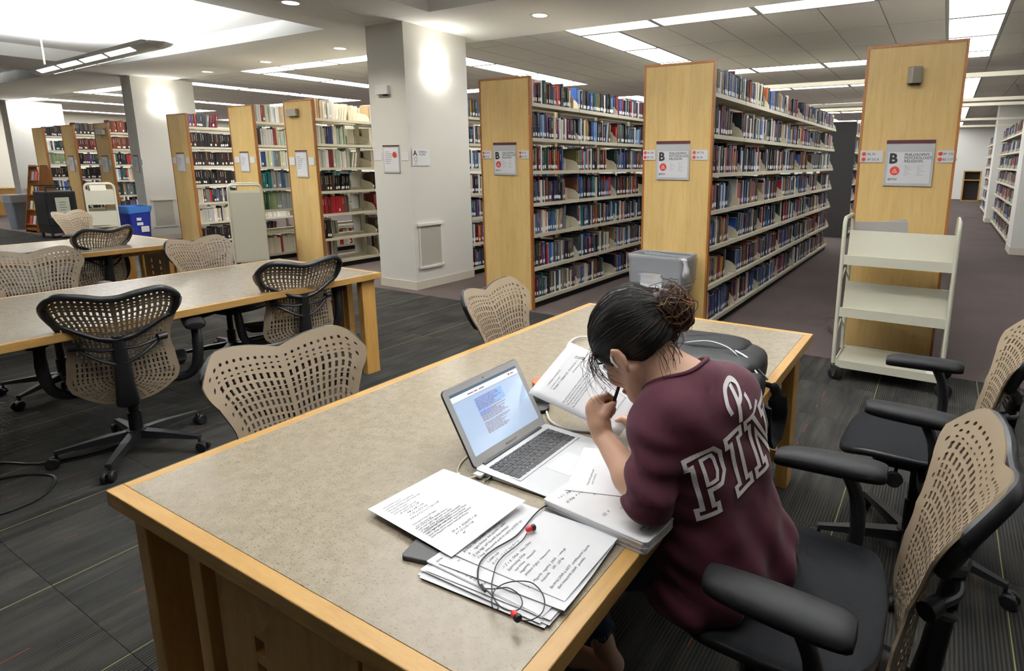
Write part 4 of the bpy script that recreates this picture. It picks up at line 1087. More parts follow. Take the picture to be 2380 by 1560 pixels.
# grey waste bin with clear liner
def waste_bin():
    t = thing('waste_bin', 'grey plastic waste bin with a clear liner against the middle end panel', 'waste bin', (-2.05, 4.715, 0))
    def ring(w_, d_, z, r=.05, n=5): return [Vector((x, y, z)) for x, y in rrect(w_, d_, r, n)]
    m_ = MB(); loft(m_, [ring(.40, .22, .0), ring(.40, .22, .012), ring(.50, .31, .72), ring(.515, .325, .725), ring(.515, .325, .74), ring(.495, .305, .74), ring(.39, .21, .03)])
    fix_normals(m_.build('bin_body', mat('grey_bin_plastic', S(112, 116, 124), .5), t))
    l = MB(); rs = []; rb = random.Random(3)
    for k, (w_, d_, z) in enumerate(((.51, .32, .50), (.516, .326, .56), (.522, .332, .64), (.527, .337, .71), (.530, .340, .747), (.500, .310, .750), (.48, .29, .70), (.45, .265, .52))):
        r0 = ring(w_, d_, z, .05, 9)
        if k == 0: r0 = [p+Vector((0, 0, .02*math.sin(p.x*14)+rb.uniform(-.012, .012))) for p in r0]
        rs.append([p*1.0+Vector((rb.uniform(-.003, .003), rb.uniform(-.003, .003), rb.uniform(-.004, .004))) for p in r0])
    n = len(rs[0]); o0 = 0
    for r_ in rs: l.v += [tuple(p) for p in r_]
    for i in range(len(rs)-1):
        for k in range(n):
            k2 = (k+1) % n; l.f.append((i*n+k, i*n+k2, (i+1)*n+k2, (i+1)*n+k)); l.m.append(0); l.sm.append(True)
    film = mat('liner_film', S(225, 226, 230), .25, alpha=.36)
    l.build('liner', film, t, sharp=180)
    loft(MB(), [[Vector((.26+dx+.022*s*math.cos(a), -.13+.03*s*math.sin(a)+dy, z)) for a in [2*PI*k/8 for k in range(8)]] for dx, dy, z, s in ((-.02, -.01, .745, .6), (.0, -.02, .735, 1.1), (.012, -.02, .70, .7), (.022, -.022, .65, 1.2), (.018, -.02, .61, 1.3), (.01, -.02, .575, .5))]).build('liner_knot', mat('liner_bunched', S(214, 214, 218), .35), t)
    c = MB(); nrm = math.atan2(.045, .70)
    M = T(-.035, -.1475, .560) @ RX(PI/2-nrm+.0)
    c.prism(rrect(.20, .17, .012), 0, .0015, 0, M); cd = c.build('bin_label', M_WHITE, t)
    c = MB(); 
    c.box((-.085, .062, .002), (.055, .070, .0022), 0, M); c.box((-.085, .045, .002), (.04, .053, .0022), 0, M); c.build('red_bars', M_RED, cd)
    c = MB(); c.prism([(.012, -.012), (.036, -.004), (.040, .024), (.02, .03)], .002, .0023, 0, M); c.build('yellow_mark', mat('yellow_print', S(226, 196, 52), .6), cd)
    c = MB(); 
    for x, y in ((-.085, .0), (-.055, -.005), (-.02, -.03), (-.03, .01)): 
        p = [M @ Vector((x+.018*math.cos(a)*(1+.3*math.sin(3*a)), y+.02*math.sin(a), .0026)) for a in [2*PI*k/14 for k in range(14)]]; c.tube(p, .0007, 4, closed=True)
    c.build('line_drawing', M_GREYINK, cd)
waste_bin()
# tall beige cart at the left block, seen from its end
def end_cart(x0, x1, y0, y1, H, label, slots):
    t = thing('book_cart', label, 'book cart', ((x0+x1)/2, (y0+y1)/2, 0)); hx, hy = (x1-x0)/2, (y1-y0)/2
    for sy in (-1, 1):
        y = sy*hy; r = .06
        p = [(-hx, y, .10), (-hx, y, H-r)]+[(-hx+r-r*math.cos(a), y, H-r+r*math.sin(a)) for a in [PI/2*k/5 for k in range(1, 6)]]+[(hx-r+r*math.sin(a), y, H-r+r*math.cos(a)) for a in [PI/2*k/5 for k in range(0, 6)]]+[(hx, y, .10)]
        MB().tube(p, .014, 10).build('end_frame', M_BEIGE2, t)
        if slots:
            for z0, z1 in slots: MB().box((-hx+.01, y-.004, z0), (hx-.01, y+.004, z1)).build('end_plate', M_BEIGE2, t)
        else: MB().box((-hx+.01, y-.004, .16), (hx-.01, y+.004, H-.10)).build('end_plate', M_BEIGE2, t)
        for sx in (-1, 1): MB().lathe([(.001, -.012), (.05, -.012), (.05, .012), (.001, .012)], 16, 0, T(sx*hx, y, .05) @ RX(PI/2)).build('wheel', M_WHEEL, t)
    for z in (.16, .50, .85): MB().box((-hx+.01, -hy, z-.01), (hx-.01, hy, z)).build('shelf', M_BEIGE2, t)
    return t
c_ = end_cart(-.20, .20, -.38, .38, 1.20, 'tall beige steel cart with solid ends in the left stacks', None); c_.location = (-8.52, 4.86, 0); c_.rotation_euler.z = math.radians(60)
c_ = end_cart(-.18, .18, -.26, .26, 1.16, 'small beige steel cart with slotted end plates beside the blue bin', ((.20, .40), (.52, .74), (.86, 1.06))); c_.location = (-11.62, 4.32, 0); c_.rotation_euler.z = math.radians(70)
def mini_book(x, y, z, w_, d_, h_, c, lab, rz=0, tilt=0):
    o = MB().box((-w_/2, -d_/2, 0), (w_/2, d_/2, h_)).box((-w_/2+.003, -d_/2-.001, .004), (w_/2-.003, d_/2-.004, h_+.0008), 1).build('book', [mat('cv_%d_%d_%d' % tuple(int(q*255) for q in c), c, .5), M_PAGES])
    o.location = (x, y, z); o.rotation_euler = (0, tilt, rz); return tag(o, lab, 'book')
mini_book(-11.66, 4.30, .852, .045, .20, .30, S(40, 50, 84), 'navy book standing on the small beige cart', 0, -.12)
mini_book(-11.57, 4.30, .852, .03, .21, .31, S(224, 220, 206), 'white book leaning on the small beige cart', 0, -.2)
for i, c in enumerate((S(50, 40, 70), S(60, 34, 30), S(40, 60, 90), S(120, 110, 96))): mini_book(-11.70+.055*i, 4.22+.02*i, .502, .05, .16, .20, c, '%s book on the middle shelf of the small beige cart' % ('purple', 'brown', 'blue', 'tan')[i])
# blue recycling bin
t = thing('recycling_bin', 'blue recycling bin with a blue liner in front of the second column', 'recycling bin', (-12.22, 4.99, 0))
def ring4(w_, d_, z, r=.04): return [Vector((x, y, z)) for x, y in rrect(w_, d_, r, 4)]
fix_normals(loft(MB(), [ring4(.40, .26, 0), ring4(.48, .34, .70), ring4(.50, .36, .71), ring4(.50, .36, .73), ring4(.47, .33, .73), ring4(.39, .25, .03)]).build('bin_body', mat('blue_bin_plastic', S(28, 46, 140), .45), t))
lv = loft(MB(), [[p+Vector((0, 0, .02*math.sin(9*p.y+5*p.x))) for p in ring4(.485, .345, .63)], ring4(.512, .372, .70), ring4(.515, .375, .745), ring4(.46, .32, .745), ring4(.45, .31, .66)]); fix_normals(lv.build('liner', mat('blue_liner', S(70, 130, 206), .3), t))
q = MB()
for dy, dz, w_, h_ in ((-.07, .50, .07, .05), (-.07, .42, .09, .05)): q.box((.232, dy, dz), (.238, dy+w_, dz+h_))
q.box((.236, -.02, .3), (.242, .10, .40)); q.build('sticker_and_glint', M_WHITE, t)
# grey bin far left, wooden display rack, black returns cart
t = thing('waste_bin', 'grey plastic waste bin at the far left', 'waste bin', (-17.9, 5.15, 0))
fix_normals(loft(MB(), [ring4(.42, .36, 0), ring4(.56, .46, .74), ring4(.58, .48, .75), ring4(.55, .45, .75), ring4(.40, .34, .03)]).build('bin_body', mat('grey_bin_plastic', S(112, 116, 124), .5), t))
lv = loft(MB(), [[p+Vector((0, 0, .03*math.sin(7*p.y+5*p.x))) for p in ring4(.57, .47, .60)], ring4(.60, .50, .70), ring4(.60, .50, .765), ring4(.54, .44, .765)]); lv.build('liner', mat('liner_film', S(225, 226, 230), .25, alpha=.36), t)
t = thing('display_rack', 'slanted wooden display rack with leaflets at the far left', 'display rack', (-16.75, 5.2, 0))
for sx in (-1, 1):
    MB().prism([(-.28, 0), (.28, 0), (.28, .10), (.07, 1.42), (-.05, 1.42), (-.28, .10)], -.012, .012, 0, T(sx*.30, 0, 0) @ RZ(0) @ frame((0, 0, 0), (0, 1, 0), (0, 0, 1), (1, 0, 0))).build('side_panel', M_TRIM, t)
MB().box((-.29, -.06, 1.38), (.29, .08, 1.41)).build('top_board', M_TRIM, t); MB().box((-.29, -.27, .05), (.29, .27, .09)).build('bottom_board', M_TRIM, t)
for i in range(4):
    z = .16+i*.31; y = -.27+.22*(z-.1)/1.32
    s_ = MB().box((-.29, y, z), (.29, y+.10, z+.015)).build('rack_shelf', M_TRIM, t)
for i in range(4):
    for j in range(3):
        z = .176+i*.31; y = -.26+.22*(z-.1)/1.32
        o = MB().box((-.07, 0, 0), (.07, .006, .18)).build('leaflet', mat('leaflet_%d' % ((i+j) % 4), (S(190, 70, 70), S(220, 220, 214), S(200, 170, 90), S(150, 150, 160))[(i+j) % 4], .6)); o.location = (-16.75-.19+.19*j, 5.2+y+.03, z); o.rotation_euler.x = -.2
        tag(o, '%s leaflet, %s shelf up on the display rack, %s from left' % (('red', 'white', 'yellow', 'grey')[(i+j) % 4], ordinal(i+1), ordinal(j+1)), 'leaflet', 'leaflets on the display rack')
t = thing('returns_cart', 'black returns cart with a white notice', 'cart', (-15.35, 4.95, 0))
MB().box((-.30, -.24, .25), (.30, .24, .92)).build('bin_body', M_BLK2 if 'M_BLK2' in globals() else M_KICK, t, .02)
MB().box((-.29, -.23, .10), (.29, .23, .25)).build('lower_frame', M_KICK, t)
MB().box((.301, -.10, .45), (.304, .12, .80)).build('notice', mat('notice_paper', S(216, 220, 196), .7), t)
q = MB()
for i in range(4): q.box((.3045, -.04, .70-.05*i), (.3055, .07-.02*(i % 2), .712-.05*i))
q.build('notice_print', M_GREYINK, t)
MB().tube([(-.3, -.2, .92), (-.3, -.2, 1.02), (-.3, .2, 1.02), (-.3, .2, .92)], .012, 8).build('handle', M_KICK, t)
MB().tube([(.25, -.2, .92), (.25, -.2, 1.0), (.25, .2, 1.0), (.25, .2, .92)], .012, 8).build('handle', M_KICK, t)
for sx in (-1, 1):
    for sy in (-1, 1): MB().lathe([(.001, -.012), (.05, -.012), (.05, .012), (.001, .012)], 14, 0, T(sx*.24, sy*.2, .05) @ RX(PI/2)).build('wheel', M_WHEEL, t)
# far left desk and a small cabinet at the end of the right aisle
t = thing('side_desk', 'pale wooden desk against the far left wall', 'desk', (-23.2, 6.1, 0))
MB().box((-.6, -.5, .70), (.6, .5, .75)).build('desk_top', M_TWOOD, t)
for sx in (-1, 1): MB().box((sx*.55-.03, -.45, 0), (sx*.55+.03, .45, .70)).build('side_panel', M_TLEG, t)
t = thing('small_cabinet', 'small open wooden cabinet at the end of the right aisle', 'cabinet', (.95, 29.6, 0))
for q in (((-.32, -.2, 0), (-.27, .2, 1.25)), ((.27, -.2, 0), (.32, .2, 1.25))): MB().box(*q).build('side_panel', M_TLEG, t)
for z in (0, .85, 1.21): MB().box((-.27, -.2, z), (.27, .2, z+.04)).build('shelf', M_TLEG, t)
MB().box((-.27, .18, .04), (.27, .2, 1.21)).build('back_panel', M_CHAR, t)
# loose power cord on the floor by the left chair
pts = catmull([(-3.75, .30, .006), (-3.45, .62, .006), (-3.42, .86, .006), (-3.62, .98, .006), (-3.80, .84, .006), (-3.70, .62, .006), (-3.9, .55, .006), (-4.05, .85, .006), (-3.8, 1.02, .008), (-3.72, 1.30, .008), (-3.95, 1.5, .006)], 8)
tag(MB().tube(pts, .0055, 6).build('power_cord', mat('black_cord', S(30, 30, 31), .4)), 'black power cord looped on the carpet under the left chair', 'cord')
pts = catmull([(-4.1, .35, .006), (-3.72, .42, .006), (-3.55, .70, .006), (-3.8, .74, .006), (-4.02, .5, .006), (-4.3, .45, .006)], 8)
tag(MB().tube(pts, .0055, 6).build('power_cord', mat('black_cord', S(30, 30, 31), .4)), 'second black power cord coiled at the left edge of the carpet', 'cord')
# ================================================================== things on the student's table
TZ = .740
M_ALU = mat('aluminium', S(186, 187, 189), .34, .35)
M_ALU2 = mat('aluminium_bezel', S(176, 176, 174), .34, .4)
M_KEY = mat('black_keys', S(24, 24, 27), .5)
lap = thing('laptop', 'open silver laptop on the table in front of the student', 'laptop', (-.957, 1.05, TZ))
LW, LD = .312, .228
b = MB(); poly = rrect(LD, LW, .012, 4, LD/2, LW/2)
bot = [(x*.97+.003, y*.98+.003) for x, y in poly]
n = len(poly); hz = lambda x: .0165-.010*x/LD
b.add([(x, y, .002) for x, y in bot]+[(x, y, hz(x)) for x, y in poly], [tuple(reversed(range(n))), tuple(n+i for i in range(n))]+[(i, (i+1) % n, n+(i+1) % n, n+i) for i in range(n)])
base = b.build('base', M_ALU, lap)
MB().box((.022, .018, hz(.03)-.003), (.132, LW-.018, hz(.132)+.0003)).build('keyboard_well', M_ALU, base)
kb = MB().box((.024, .020, .004), (.130, LW-.020, .0065)).build('keyboard', M_KEY, lap)
keyc = {}
rows_k = [(.0095, [1]*14), (.0165, [1]*13+[1.5]), (.0165, [1.5]+[1]*12+[1]), (.0165, [1.8]+[1]*11+[1.7]), (.0165, [2.3]+[1]*10+[2.2]), (.0165, [1, 1, 1, 1.3, 5.2, 1.3, 1, .95, .95, .95])]
xk = .0265
for hgt, ks in rows_k:
    tot = sum(ks); un = (LW-.046)/tot; yk = .023
    for kw in ks:
        wdt = un*kw; key = (round(wdt, 4), hgt)
        if key not in keyc: keyc[key] = MB().prism(rrect(hgt-.0016, wdt-.0026, .0015, 2), 0, .0014).mesh('key', M_KEY)
        xc = xk+hgt/2; o = obj('key', keyc[key], kb); o.location = (xc, yk+wdt/2, hz(xc)+.0003); o.rotation_euler.y = .044; yk += wdt
    xk += hgt+.0008
MB().prism(rrect(.072, .100, .004, 3, .182, LW/2), 0, .0004, 0, T(0, 0, hz(.182)) @ T(.182, 0, 0) @ RY(.044) @ T(-.182, 0, 0)).build('trackpad', mat('trackpad', S(196, 198, 200), .4, .3), lap)
MB().box((-.001, .03, .010), (.010, LW-.03, .019)).build('hinge', mat('hinge_black', S(40, 40, 42), .4), lap)
ANG = math.radians(30)
LM = T(.002, 0, .016) @ RY(-ANG)              # lid: local x = normal (towards user), z = up the screen
LH = .212
ld = MB(); poly = rrect(LW, LH, .012, 4, LW/2, LH/2); P = frame((0, 0, 0), (0, 1, 0), (0, 0, 1), (1, 0, 0))
ld.prism(poly, -.006, 0, 0, LM @ P); lid = ld.build('lid', M_ALU2, lap)
ldr = MB(); ldr.tube([LM @ P @ Vector((x, y, -.003)) for x, y in poly], .0028, 6, closed=True); ldr.build('lid_seal', mat('hinge_black', S(40, 40, 42), .4), lid)
def scr(y0, y1, z0, z1, off, m_): return m_.add([LM @ P @ Vector(p) for p in ((y0, z0, off), (y1, z0, off), (y1, z1, off), (y0, z1, off))], [(0, 1, 2, 3)])
sx0, sx1, sz0, sz1 = .017, LW-.017, .026, LH-.017
scm = mat('screen_glow', S(120, 140, 165), .12, emit=S(196, 214, 236), es=.55)
screen = scr(sx0, sx1, sz0, sz1, .0004, MB()).build('screen', scm, lap)
SW, SH = sx1-sx0, sz1-sz0
def sq(u0, u1, v0, v1, m_, off=.0008): return scr(sx0+u0*SW, sx0+u1*SW, sz1-v1*SH, sz1-v0*SH, off, m_)
sq(0, 1, 0, .045, MB()).build('menu_bar', mat('screen_dark', S(70, 82, 96), .3, emit=S(80, 92, 110), es=.4), screen)
sq(0, 1, .045, .135, MB()).build('page_header', mat('screen_white', S(190, 200, 210), .3, emit=S(222, 230, 240), es=.6), screen)
m_ = MB(); sq(0, 1, .137, .141, m_, .001); sq(.84, .865, .07, .10, m_, .0012)
m_.build('red_rule', mat('screen_red', S(160, 80, 60), .3, emit=S(170, 80, 60), es=.35), screen)
sq(.26, .68, .20, .395, MB()).build('text_highlight', mat('screen_blue', S(120, 150, 200), .3, emit=S(150, 184, 232), es=.55), screen)
sq(.26, .43, .395, .50, MB()).build('text_highlight', mat('screen_blue', S(120, 150, 200), .3, emit=S(150, 184, 232), es=.55), screen)
m_ = MB(); rr = random.Random(5); v = .215
while v < .80:
    if .42 < v < .44 or .60 < v < .62: v += .022
    u = .27
    end = rr.uniform(.50, .66)
    while u < end:
        wl = rr.uniform(.012, .05); sq(u, min(u+wl, end), v, v+.008, m_, .0013); u += wl+.007
    v += .0205
for u0, u1, v0 in ((.22, .30, .088), (.31, .36, .088), (.38, .46, .088), (.88, .93, .08)): sq(u0, u1, v0, v0+.016, m_, .0013)
m_.build('screen_text', mat('screen_ink', S(120, 80, 84), .4, emit=S(120, 84, 90), es=.25), screen)['kind'] = 'stuff'
tx = MB(); text_mesh('MacBook Air', .0088, LM @ P @ T(LW/2-.024, .0095, .0006), tx, bold=.0001); tx.build('model_lettering', mat('lettering_grey', S(96, 96, 98), .5), lid)
MB().lathe([(.0003, 0), (.0022, 0), (.0022, .0004), (.0003, .0004)], 12, 0, LM @ P @ T(LW/2, LH-.009, .0003)).build('camera_dot', M_INK, lid)
# power plug and cable on the near side, headphone jack
t = thing('charger_cable', 'pale charging cable plugged into the side of the laptop', 'cable', (0, 0, 0))
MB().box((-.950, 1.034, TZ+.005), (-.925, 1.0515, TZ+.013)).build('plug', M_WPLAST, t, .002)
MB().tube(catmull([(-.937, 1.036, TZ+.009), (-.952, 1.020, TZ+.006), (-.985, 1.022, TZ+.003), (-1.016, 1.055, TZ+.003), (-1.034, 1.110, TZ+.003), (-1.03, 1.20, TZ+.003)], 6), .0022, 8).build('wire', mat('pale_wire', S(212, 208, 176), .5), t)
MB().box((-.992, 1.019, TZ+.0005), (-.982, 1.027, TZ+.008)).build('cable_clip', M_WPLAST, t, .001)
M_WIREB = mat('black_wire', S(20, 20, 22), .4)
# sheets of paper
def sheet(name, cx_, cy_, z, rot, label, curl=None, w_=.216, h_=.279, nx=10, ny=10, mm=M_WHITE, r=0, group=None, th=.0004, cat='paper'):
    """local x (width) runs along world +Y, local y (up the page) runs along world -X, turned by rot; curl(u, v) gives height"""
    t = thing(name, label, cat, (cx_, cy_, z), rot+PI/2, group)
    fn = lambda u, v: Vector(((u-.5)*w_, (v-.5)*h_, (curl(u, v) if curl else 0)))
    m_ = MB(); m_.grid(fn, nx, ny); m_.grid(lambda u, v: fn(u, v)-Vector((0, 0, th)), nx, ny, flip=True)
    m_.grid(lambda u, v: fn(u, 0)-Vector((0, 0, th*(1-v))), nx, 1, smooth=False); m_.grid(lambda u, v: fn(1, u)-Vector((0, 0, th*(1-v))), ny, 1, smooth=False)
    m_.grid(lambda u, v: fn(1-u, 1)-Vector((0, 0, th*(1-v))), nx, 1, smooth=False); m_.grid(lambda u, v: fn(0, 1-u)-Vector((0, 0, th*(1-v))), ny, 1, smooth=False)
    m_.build('page', mm, t)
    return t, fn
def write(t, fn, lines, w_=.216, h_=.279, size=.008, mm=M_INK, shear=.35, name='handwriting', bold=.0):
    """lettering that follows the page; lines: (x, y from top-left in metres, text[, size])"""
    m_ = MB()
    for ln in lines:
        x, y, s_ = ln[:3]; sz = ln[3] if len(ln) > 3 else size
        tmp = MB(); text_mesh(s_, sz, Matrix.Identity(4), tmp, bold=bold)
        vs_ = []
        for p in tmp.v:
            px_ = x+p[0]*.86+p[1]*shear; py_ = h_-y+p[1]+.0006*math.sin(p[0]*220+y*900)
            u, v = px_/w_, py_/h_
            q = fn(min(max(u, 0), 1), min(max(v, 0), 1)); vs_.append((px_-w_/2, py_-h_/2, q.z+.0006))
        m_.add(vs_, tmp.f)
    o = m_.build(name, mm, t); o['kind'] = 'stuff'; return o
rr = random.Random(21)
WORDS = 'the DNA chain strand base pair forms right handed left most stable rule helix of and in to is with bound coil major minor groove sugar backbone'.split()
def scribble(nw): return ' '.join(rr.choice(WORDS) for _ in range(nw))
# loose stack, lowest first
zz = TZ+.0006
for i in range(7):
    dx, dy, ro = rr.uniform(-.012, .012), rr.uniform(-.010, .010), rr.uniform(-.05, .05)
    lift = .0006*i
    t_, fn = sheet('paper_sheet', -.655+dx, .815+dy+.006*i, zz+.0012*i, .03+ro, '%s sheet from the bottom of the loose paper stack' % ordinal(i+1), curl=lambda u, v, L=lift: L*abs(u-.5)*2+.004*max(0, .25-u)**2*10, nx=6, ny=6, group='sheets in the loose paper stack')
t_, fn = sheet('paper_sheet', -.660, .838, zz+.0105, -.02, 'handwritten sheet under the top sheet of the paper stack', curl=lambda u, v: .0)
write(t_, fn, [(.008, .02+.011*i, s_) for i, s_ in enumerate(('Gene', 'Allele', 'Locus', 'Dominant', '', 'Domain', '', 'x x', 'auto (non', 'Sex', '', 'xx  xx xy'))]+[(.03, .22, '3 : 1  /xx', .012)], size=.0085)
t_, fn = sheet('paper_sheet', -.650, .884, zz+.0125, .015, 'lined sheet of handwritten notes on top of the paper stack under the red earbud', curl=lambda u, v: .0012*math.sin(u*PI)+.002*max(0, v-.8)*2, mm=M_WHITE)
NOTES = ['DNA forms', 'B-DNA  right handed / most common', 'A      right handed  but shorter / wider', 'Z (zig zag)  left handed, base stacked', '2 long  joint bound ends to region of DNA  bp', '', 'I chain rule', 'A = T   ; G = C  but A + G', '', '-> Z + B - DNA   relax ( base', 'Supercoiling DNA', '   less active    unwound', '   negatively', '   positive (right)  overwound', '', 'Majority  negative  DNA   ~ overall', '   molecule     100 - 200 bp', '', 'Bacterial DNA is NOT  complexed w/ histone', '   than eukaryotic DNA   proteins']
write(t_, fn, [(.014, .022+.0122*i, s_) for i, s_ in enumerate(NOTES)], size=.0088)
m_ = MB()
for i in range(18): m_.box((-.100, -.125+.0135*i, .0035+.0002), (.100, -.1247+.0135*i, .0037))
# curled printed sheet, upper left
t_, fn = sheet('paper_sheet', -.893, .885, TZ+.012, -.10, 'curled printed sheet with handwritten answers left of the paper stack', curl=lambda u, v: .004+.022*max(0, (1-v)-.55)*u*1.6+.010*math.sin(v*PI*.9)*u)
PR = []
for i in range(24):
    if i in (6, 7, 13, 14): continue
    PR.append((.02, .03+.0095*i, scribble(6 if i % 3 else 5)[:44]))
write(t_, fn, PR[:5]+PR[9:13], size=.0062, shear=0, name='print')
write(t_, fn, [(.03, .078+.0118*i, s_) for i, s_ in enumerate(('a) 1/4 x 1/2 = 1/8', '     3/8 + 3/8 = 3/4', '   + 1/2 x 1/2 x 1/2', 'x/4 = x + x + x + 1/4 = 2/8'))]+[(.015, .15+.0085*i, scribble(7)) for i in range(7)]+[(.05, .225+.011*i, s_) for i, s_ in enumerate(('24 ->  x  2(24)(23) = 28', '4 = 12 (1/2) = 28', '     44'))], size=.0082)
# grey phone under that sheet
ph = thing('phone', 'dark grey phone half under the curled sheet', 'phone', (-.835, .785, TZ))
MB().prism(rrect(.085, .11, .010, 4), .0, .010, 0, RZ(.25)).build('case', mat('grey_felt_case', S(84, 84, 84), .7), ph, .002)
# thick notebook by the elbow
nb = thing('notebook', 'thick open notebook with rounded corners under the student\'s elbow', 'notebook', (-.570, 1.105, TZ), -.10)
for i in range(6):
    MB().prism(rrect(.272+.003*(i % 2), .225+.002*((i+1) % 2), .012, 4, .0008*((i*7) % 3)), .0005+.0048*i, .0005+.0048*i+.0046).build('page_block', mat('page_edge_white', S(214, 214, 218), .7) if i < 5 else M_WHITE, nb)
NBZ = TZ+.0295
t_, fn = sheet('paper_sheet', -.570, 1.105, NBZ, -.10, 'top page of the thick notebook with handwritten algebra', w_=.222, h_=.268)
write(t_, fn, [(.02, .03, '1 = 1 - pqpq = .4', .011), (.018, .055, 'b) K4p  + + 5', .012), (.07, .055, 'ob +', .011), (.08, .085, '3C + in + ma', .011), (.10, .105, 'a + c in y', .011), (.025, .15, '(2)  o', .012), (.07, .165, 'V n + m / 4 = - y m', .0095), (.1, .18, '4       V m', .0095), (.11, .215, '(2m?)', .010), (.03, .24, 'goog     F   V', .010), (.04, .255, '4 in^  = 5', .0095)], w_=.222, h_=.268, size=.011)
# sheet lying across the laptop's palm rest and the notebook
t_, fn = sheet('paper_sheet', -.610, 1.205, NBZ+.0016, .33, 'printed sheet under the student\'s forearm beside the laptop', curl=lambda u, v: .0, h_=.25)
write(t_, fn, [(.03, .05, scribble(5)), (.035, .06, scribble(4)), (.03, .13, scribble(6)), (.03, .145, scribble(5)), (.03, .2, scribble(4))], h_=.25, size=.0065, shear=0, name='print')
# propped sheet: corners given, resting on the speaker and the cable coil
def quad_sheet(A, B, Cc, D, label, bow=.006):
    t = thing('paper_sheet', label, 'paper', A)
    A, B, Cc, D = map(Vector, (A, B, Cc, D)); N = (B-A).cross(D-A).normalized()
    fn = lambda u, v: (A*(1-u)+B*u)*(1-v)+(D*(1-u)+Cc*u)*v+N*bow*math.sin(PI*u)*math.sin(PI*v) - A
    m_ = MB(); m_.grid(fn, 10, 10); o = m_.build('page', M_WHITE, t); so = o.modifiers.new('s', 'SOLIDIFY'); so.thickness = .0004
    return t, fn, N
BL, TL, BR, TR = (-.992, 1.328, .857), (-.962, 1.512, .968), (-.712, 1.372, .772), (-.680, 1.556, .883)
t_, fn, N = quad_sheet(BL, BR, TR, TL, 'printed sheet propped up behind the student\'s hand')
# print runs up the sheet from BL to TL
def write_quad(t, fn, N, lines, size, mm, name):
    m_ = MB(); W_, H_ = .216, .30
    for u0, v0, s_, sz in lines:
        tmp = MB(); text_mesh(s_, sz, Matrix.Identity(4), tmp)
        m_.add([fn(min(1, max(0, u0-p[1]/H_)), min(1, max(0, v0+p[0]*.9/W_)))+N*.0007 for p in tmp.v], tmp.f)
    m_.build(name, mm, t)['kind'] = 'stuff'
write_quad(t_, fn, N, [(.12, .22, 'a. Number of moles (1)', .0075), (.165, .2, 'b. number of moles', .0065), (.20, .2, 'Recopy 2 / request (n)', .0085), (.20, .55, 'Chromosomes  6  , total', .007), (.245, .55, 'Chromosomes  18 , single', .007), (.18, .78, '12', .013), (.235, .8, '24', .013), (.27, .77, '12', .012)]
    +[(.36+.028*i, .08+.03*(i % 2), 'The cell shown is in the phase of mitosis because'[:50-6*(i % 3)], .0066) for i in range(5)]+[(.62+.028*i, .08, 'a second cell shown divides by meiosis and'[:44-5*(i % 2)], .0066) for i in range(4)]+[(.84, .12, 'What is the number of chromosomes', .0066)], .007, M_INK, 'print')
# things under the propped sheet
sp = thing('portable_speaker', 'small grey speaker with an orange ring behind the laptop', 'speaker', (-1.085, 1.535, TZ), .3)
MB().lathe([(.001, 0), (.036, 0), (.040, .006), (.034, .060), (.030, .066), (.001, .066)], 24).build('body', mat('grey_rubber', S(96, 98, 100), .6), sp)
MB().lathe([(.031, .060), (.036, .062), (.036, .069), (.031, .070)], 24).build('orange_ring', mat('orange_ring', S(220, 104, 62), .5), sp)
MB().lathe([(.001, .064), (.0305, .064), (.0305, .068), (.001, .068)], 20).build('top_grille', mat('grille_grey', S(110, 108, 106), .6), sp)
pk = thing('charger_puck', 'flat black puck beside the speaker', 'charger', (-1.05, 1.462, TZ))
MB().lathe([(.001, 0), (.03, 0), (.033, .004), (.033, .012), (.028, .016), (.001, .016)], 22).build('puck', M_BLK2, pk)
t = thing('white_cable', 'white cable looping past the propped sheet', 'cable')
MB().tube(catmull([(-1.18, 1.72, TZ+.004), (-1.26, 1.93, TZ+.006), (-1.335, 2.09, TZ+.012), (-1.345, 2.19, TZ+.012), (-1.28, 2.22, TZ+.008), (-1.15, 2.16, TZ+.004), (-1.0, 2.02, TZ+.004)], 8), .0045, 8).build('wire', mat('white_wire', S(216, 216, 210), .45), t)
t = thing('white_cable', 'white cable coiled on the table at the laptop\'s far corner', 'cable')
MB().tube(catmull([(-1.06, 1.50, TZ+.004), (-1.02, 1.46, TZ+.004), (-.965, 1.405, TZ+.004), (-.90, 1.385, TZ+.004), (-.82, 1.41, TZ+.004), (-.78, 1.48, TZ+.004), (-.84, 1.56, TZ+.004), (-.95, 1.58, TZ+.004)], 8), .004, 8).build('wire', mat('white_wire', S(216, 216, 210), .45), t)
# earphones
ep = thing('earphones', 'black wired earphones with red buds lying on the papers', 'earphones')
ZE = zz+.0175
trunk = [(-.700, 1.030, TZ+.004), (-.706, .998, ZE), (-.706, .956, ZE), (-.695, .881, ZE), (-.706, .825, ZE), (-.706, .786, ZE), (-.692, .758, ZE), (-.667, .731, ZE), (-.651, .725, ZE)]
MB().tube(catmull(trunk, 6), .0016, 8).build('trunk_wire', M_WIREB, ep)
MB().tube(catmull([(-.66, .730, ZE), (-.651, .725, ZE), (-.643, .722, ZE)], 3), .0032, 8).build('splitter', M_WIREB, ep)
A_ = [(-.65,.724),(-.631,.734),(-.613,.748),(-.586,.745),(-.567,.731),(-.563,.715),(-.574,.705),(-.592,.704),(-.617,.714),(-.642,.738),(-.661,.768),(-.672,.79),(-.676,.815),(-.674,.847),(-.674,.875),(-.680,.898)]
B_ = [(-.65,.724),(-.63,.719),(-.609,.709),(-.594,.698),(-.602,.694),(-.617,.708),(-.628,.73),(-.625,.751),(-.609,.769),(-.583,.78),(-.554,.77),(-.533,.751),(-.523,.727),(-.529,.706),(-.544,.696),(-.556,.697)]
MB().tube(catmull([(x, y, ZE+.001) for x, y in A_], 5), .0011, 8).build('bud_wire', M_WIREB, ep)
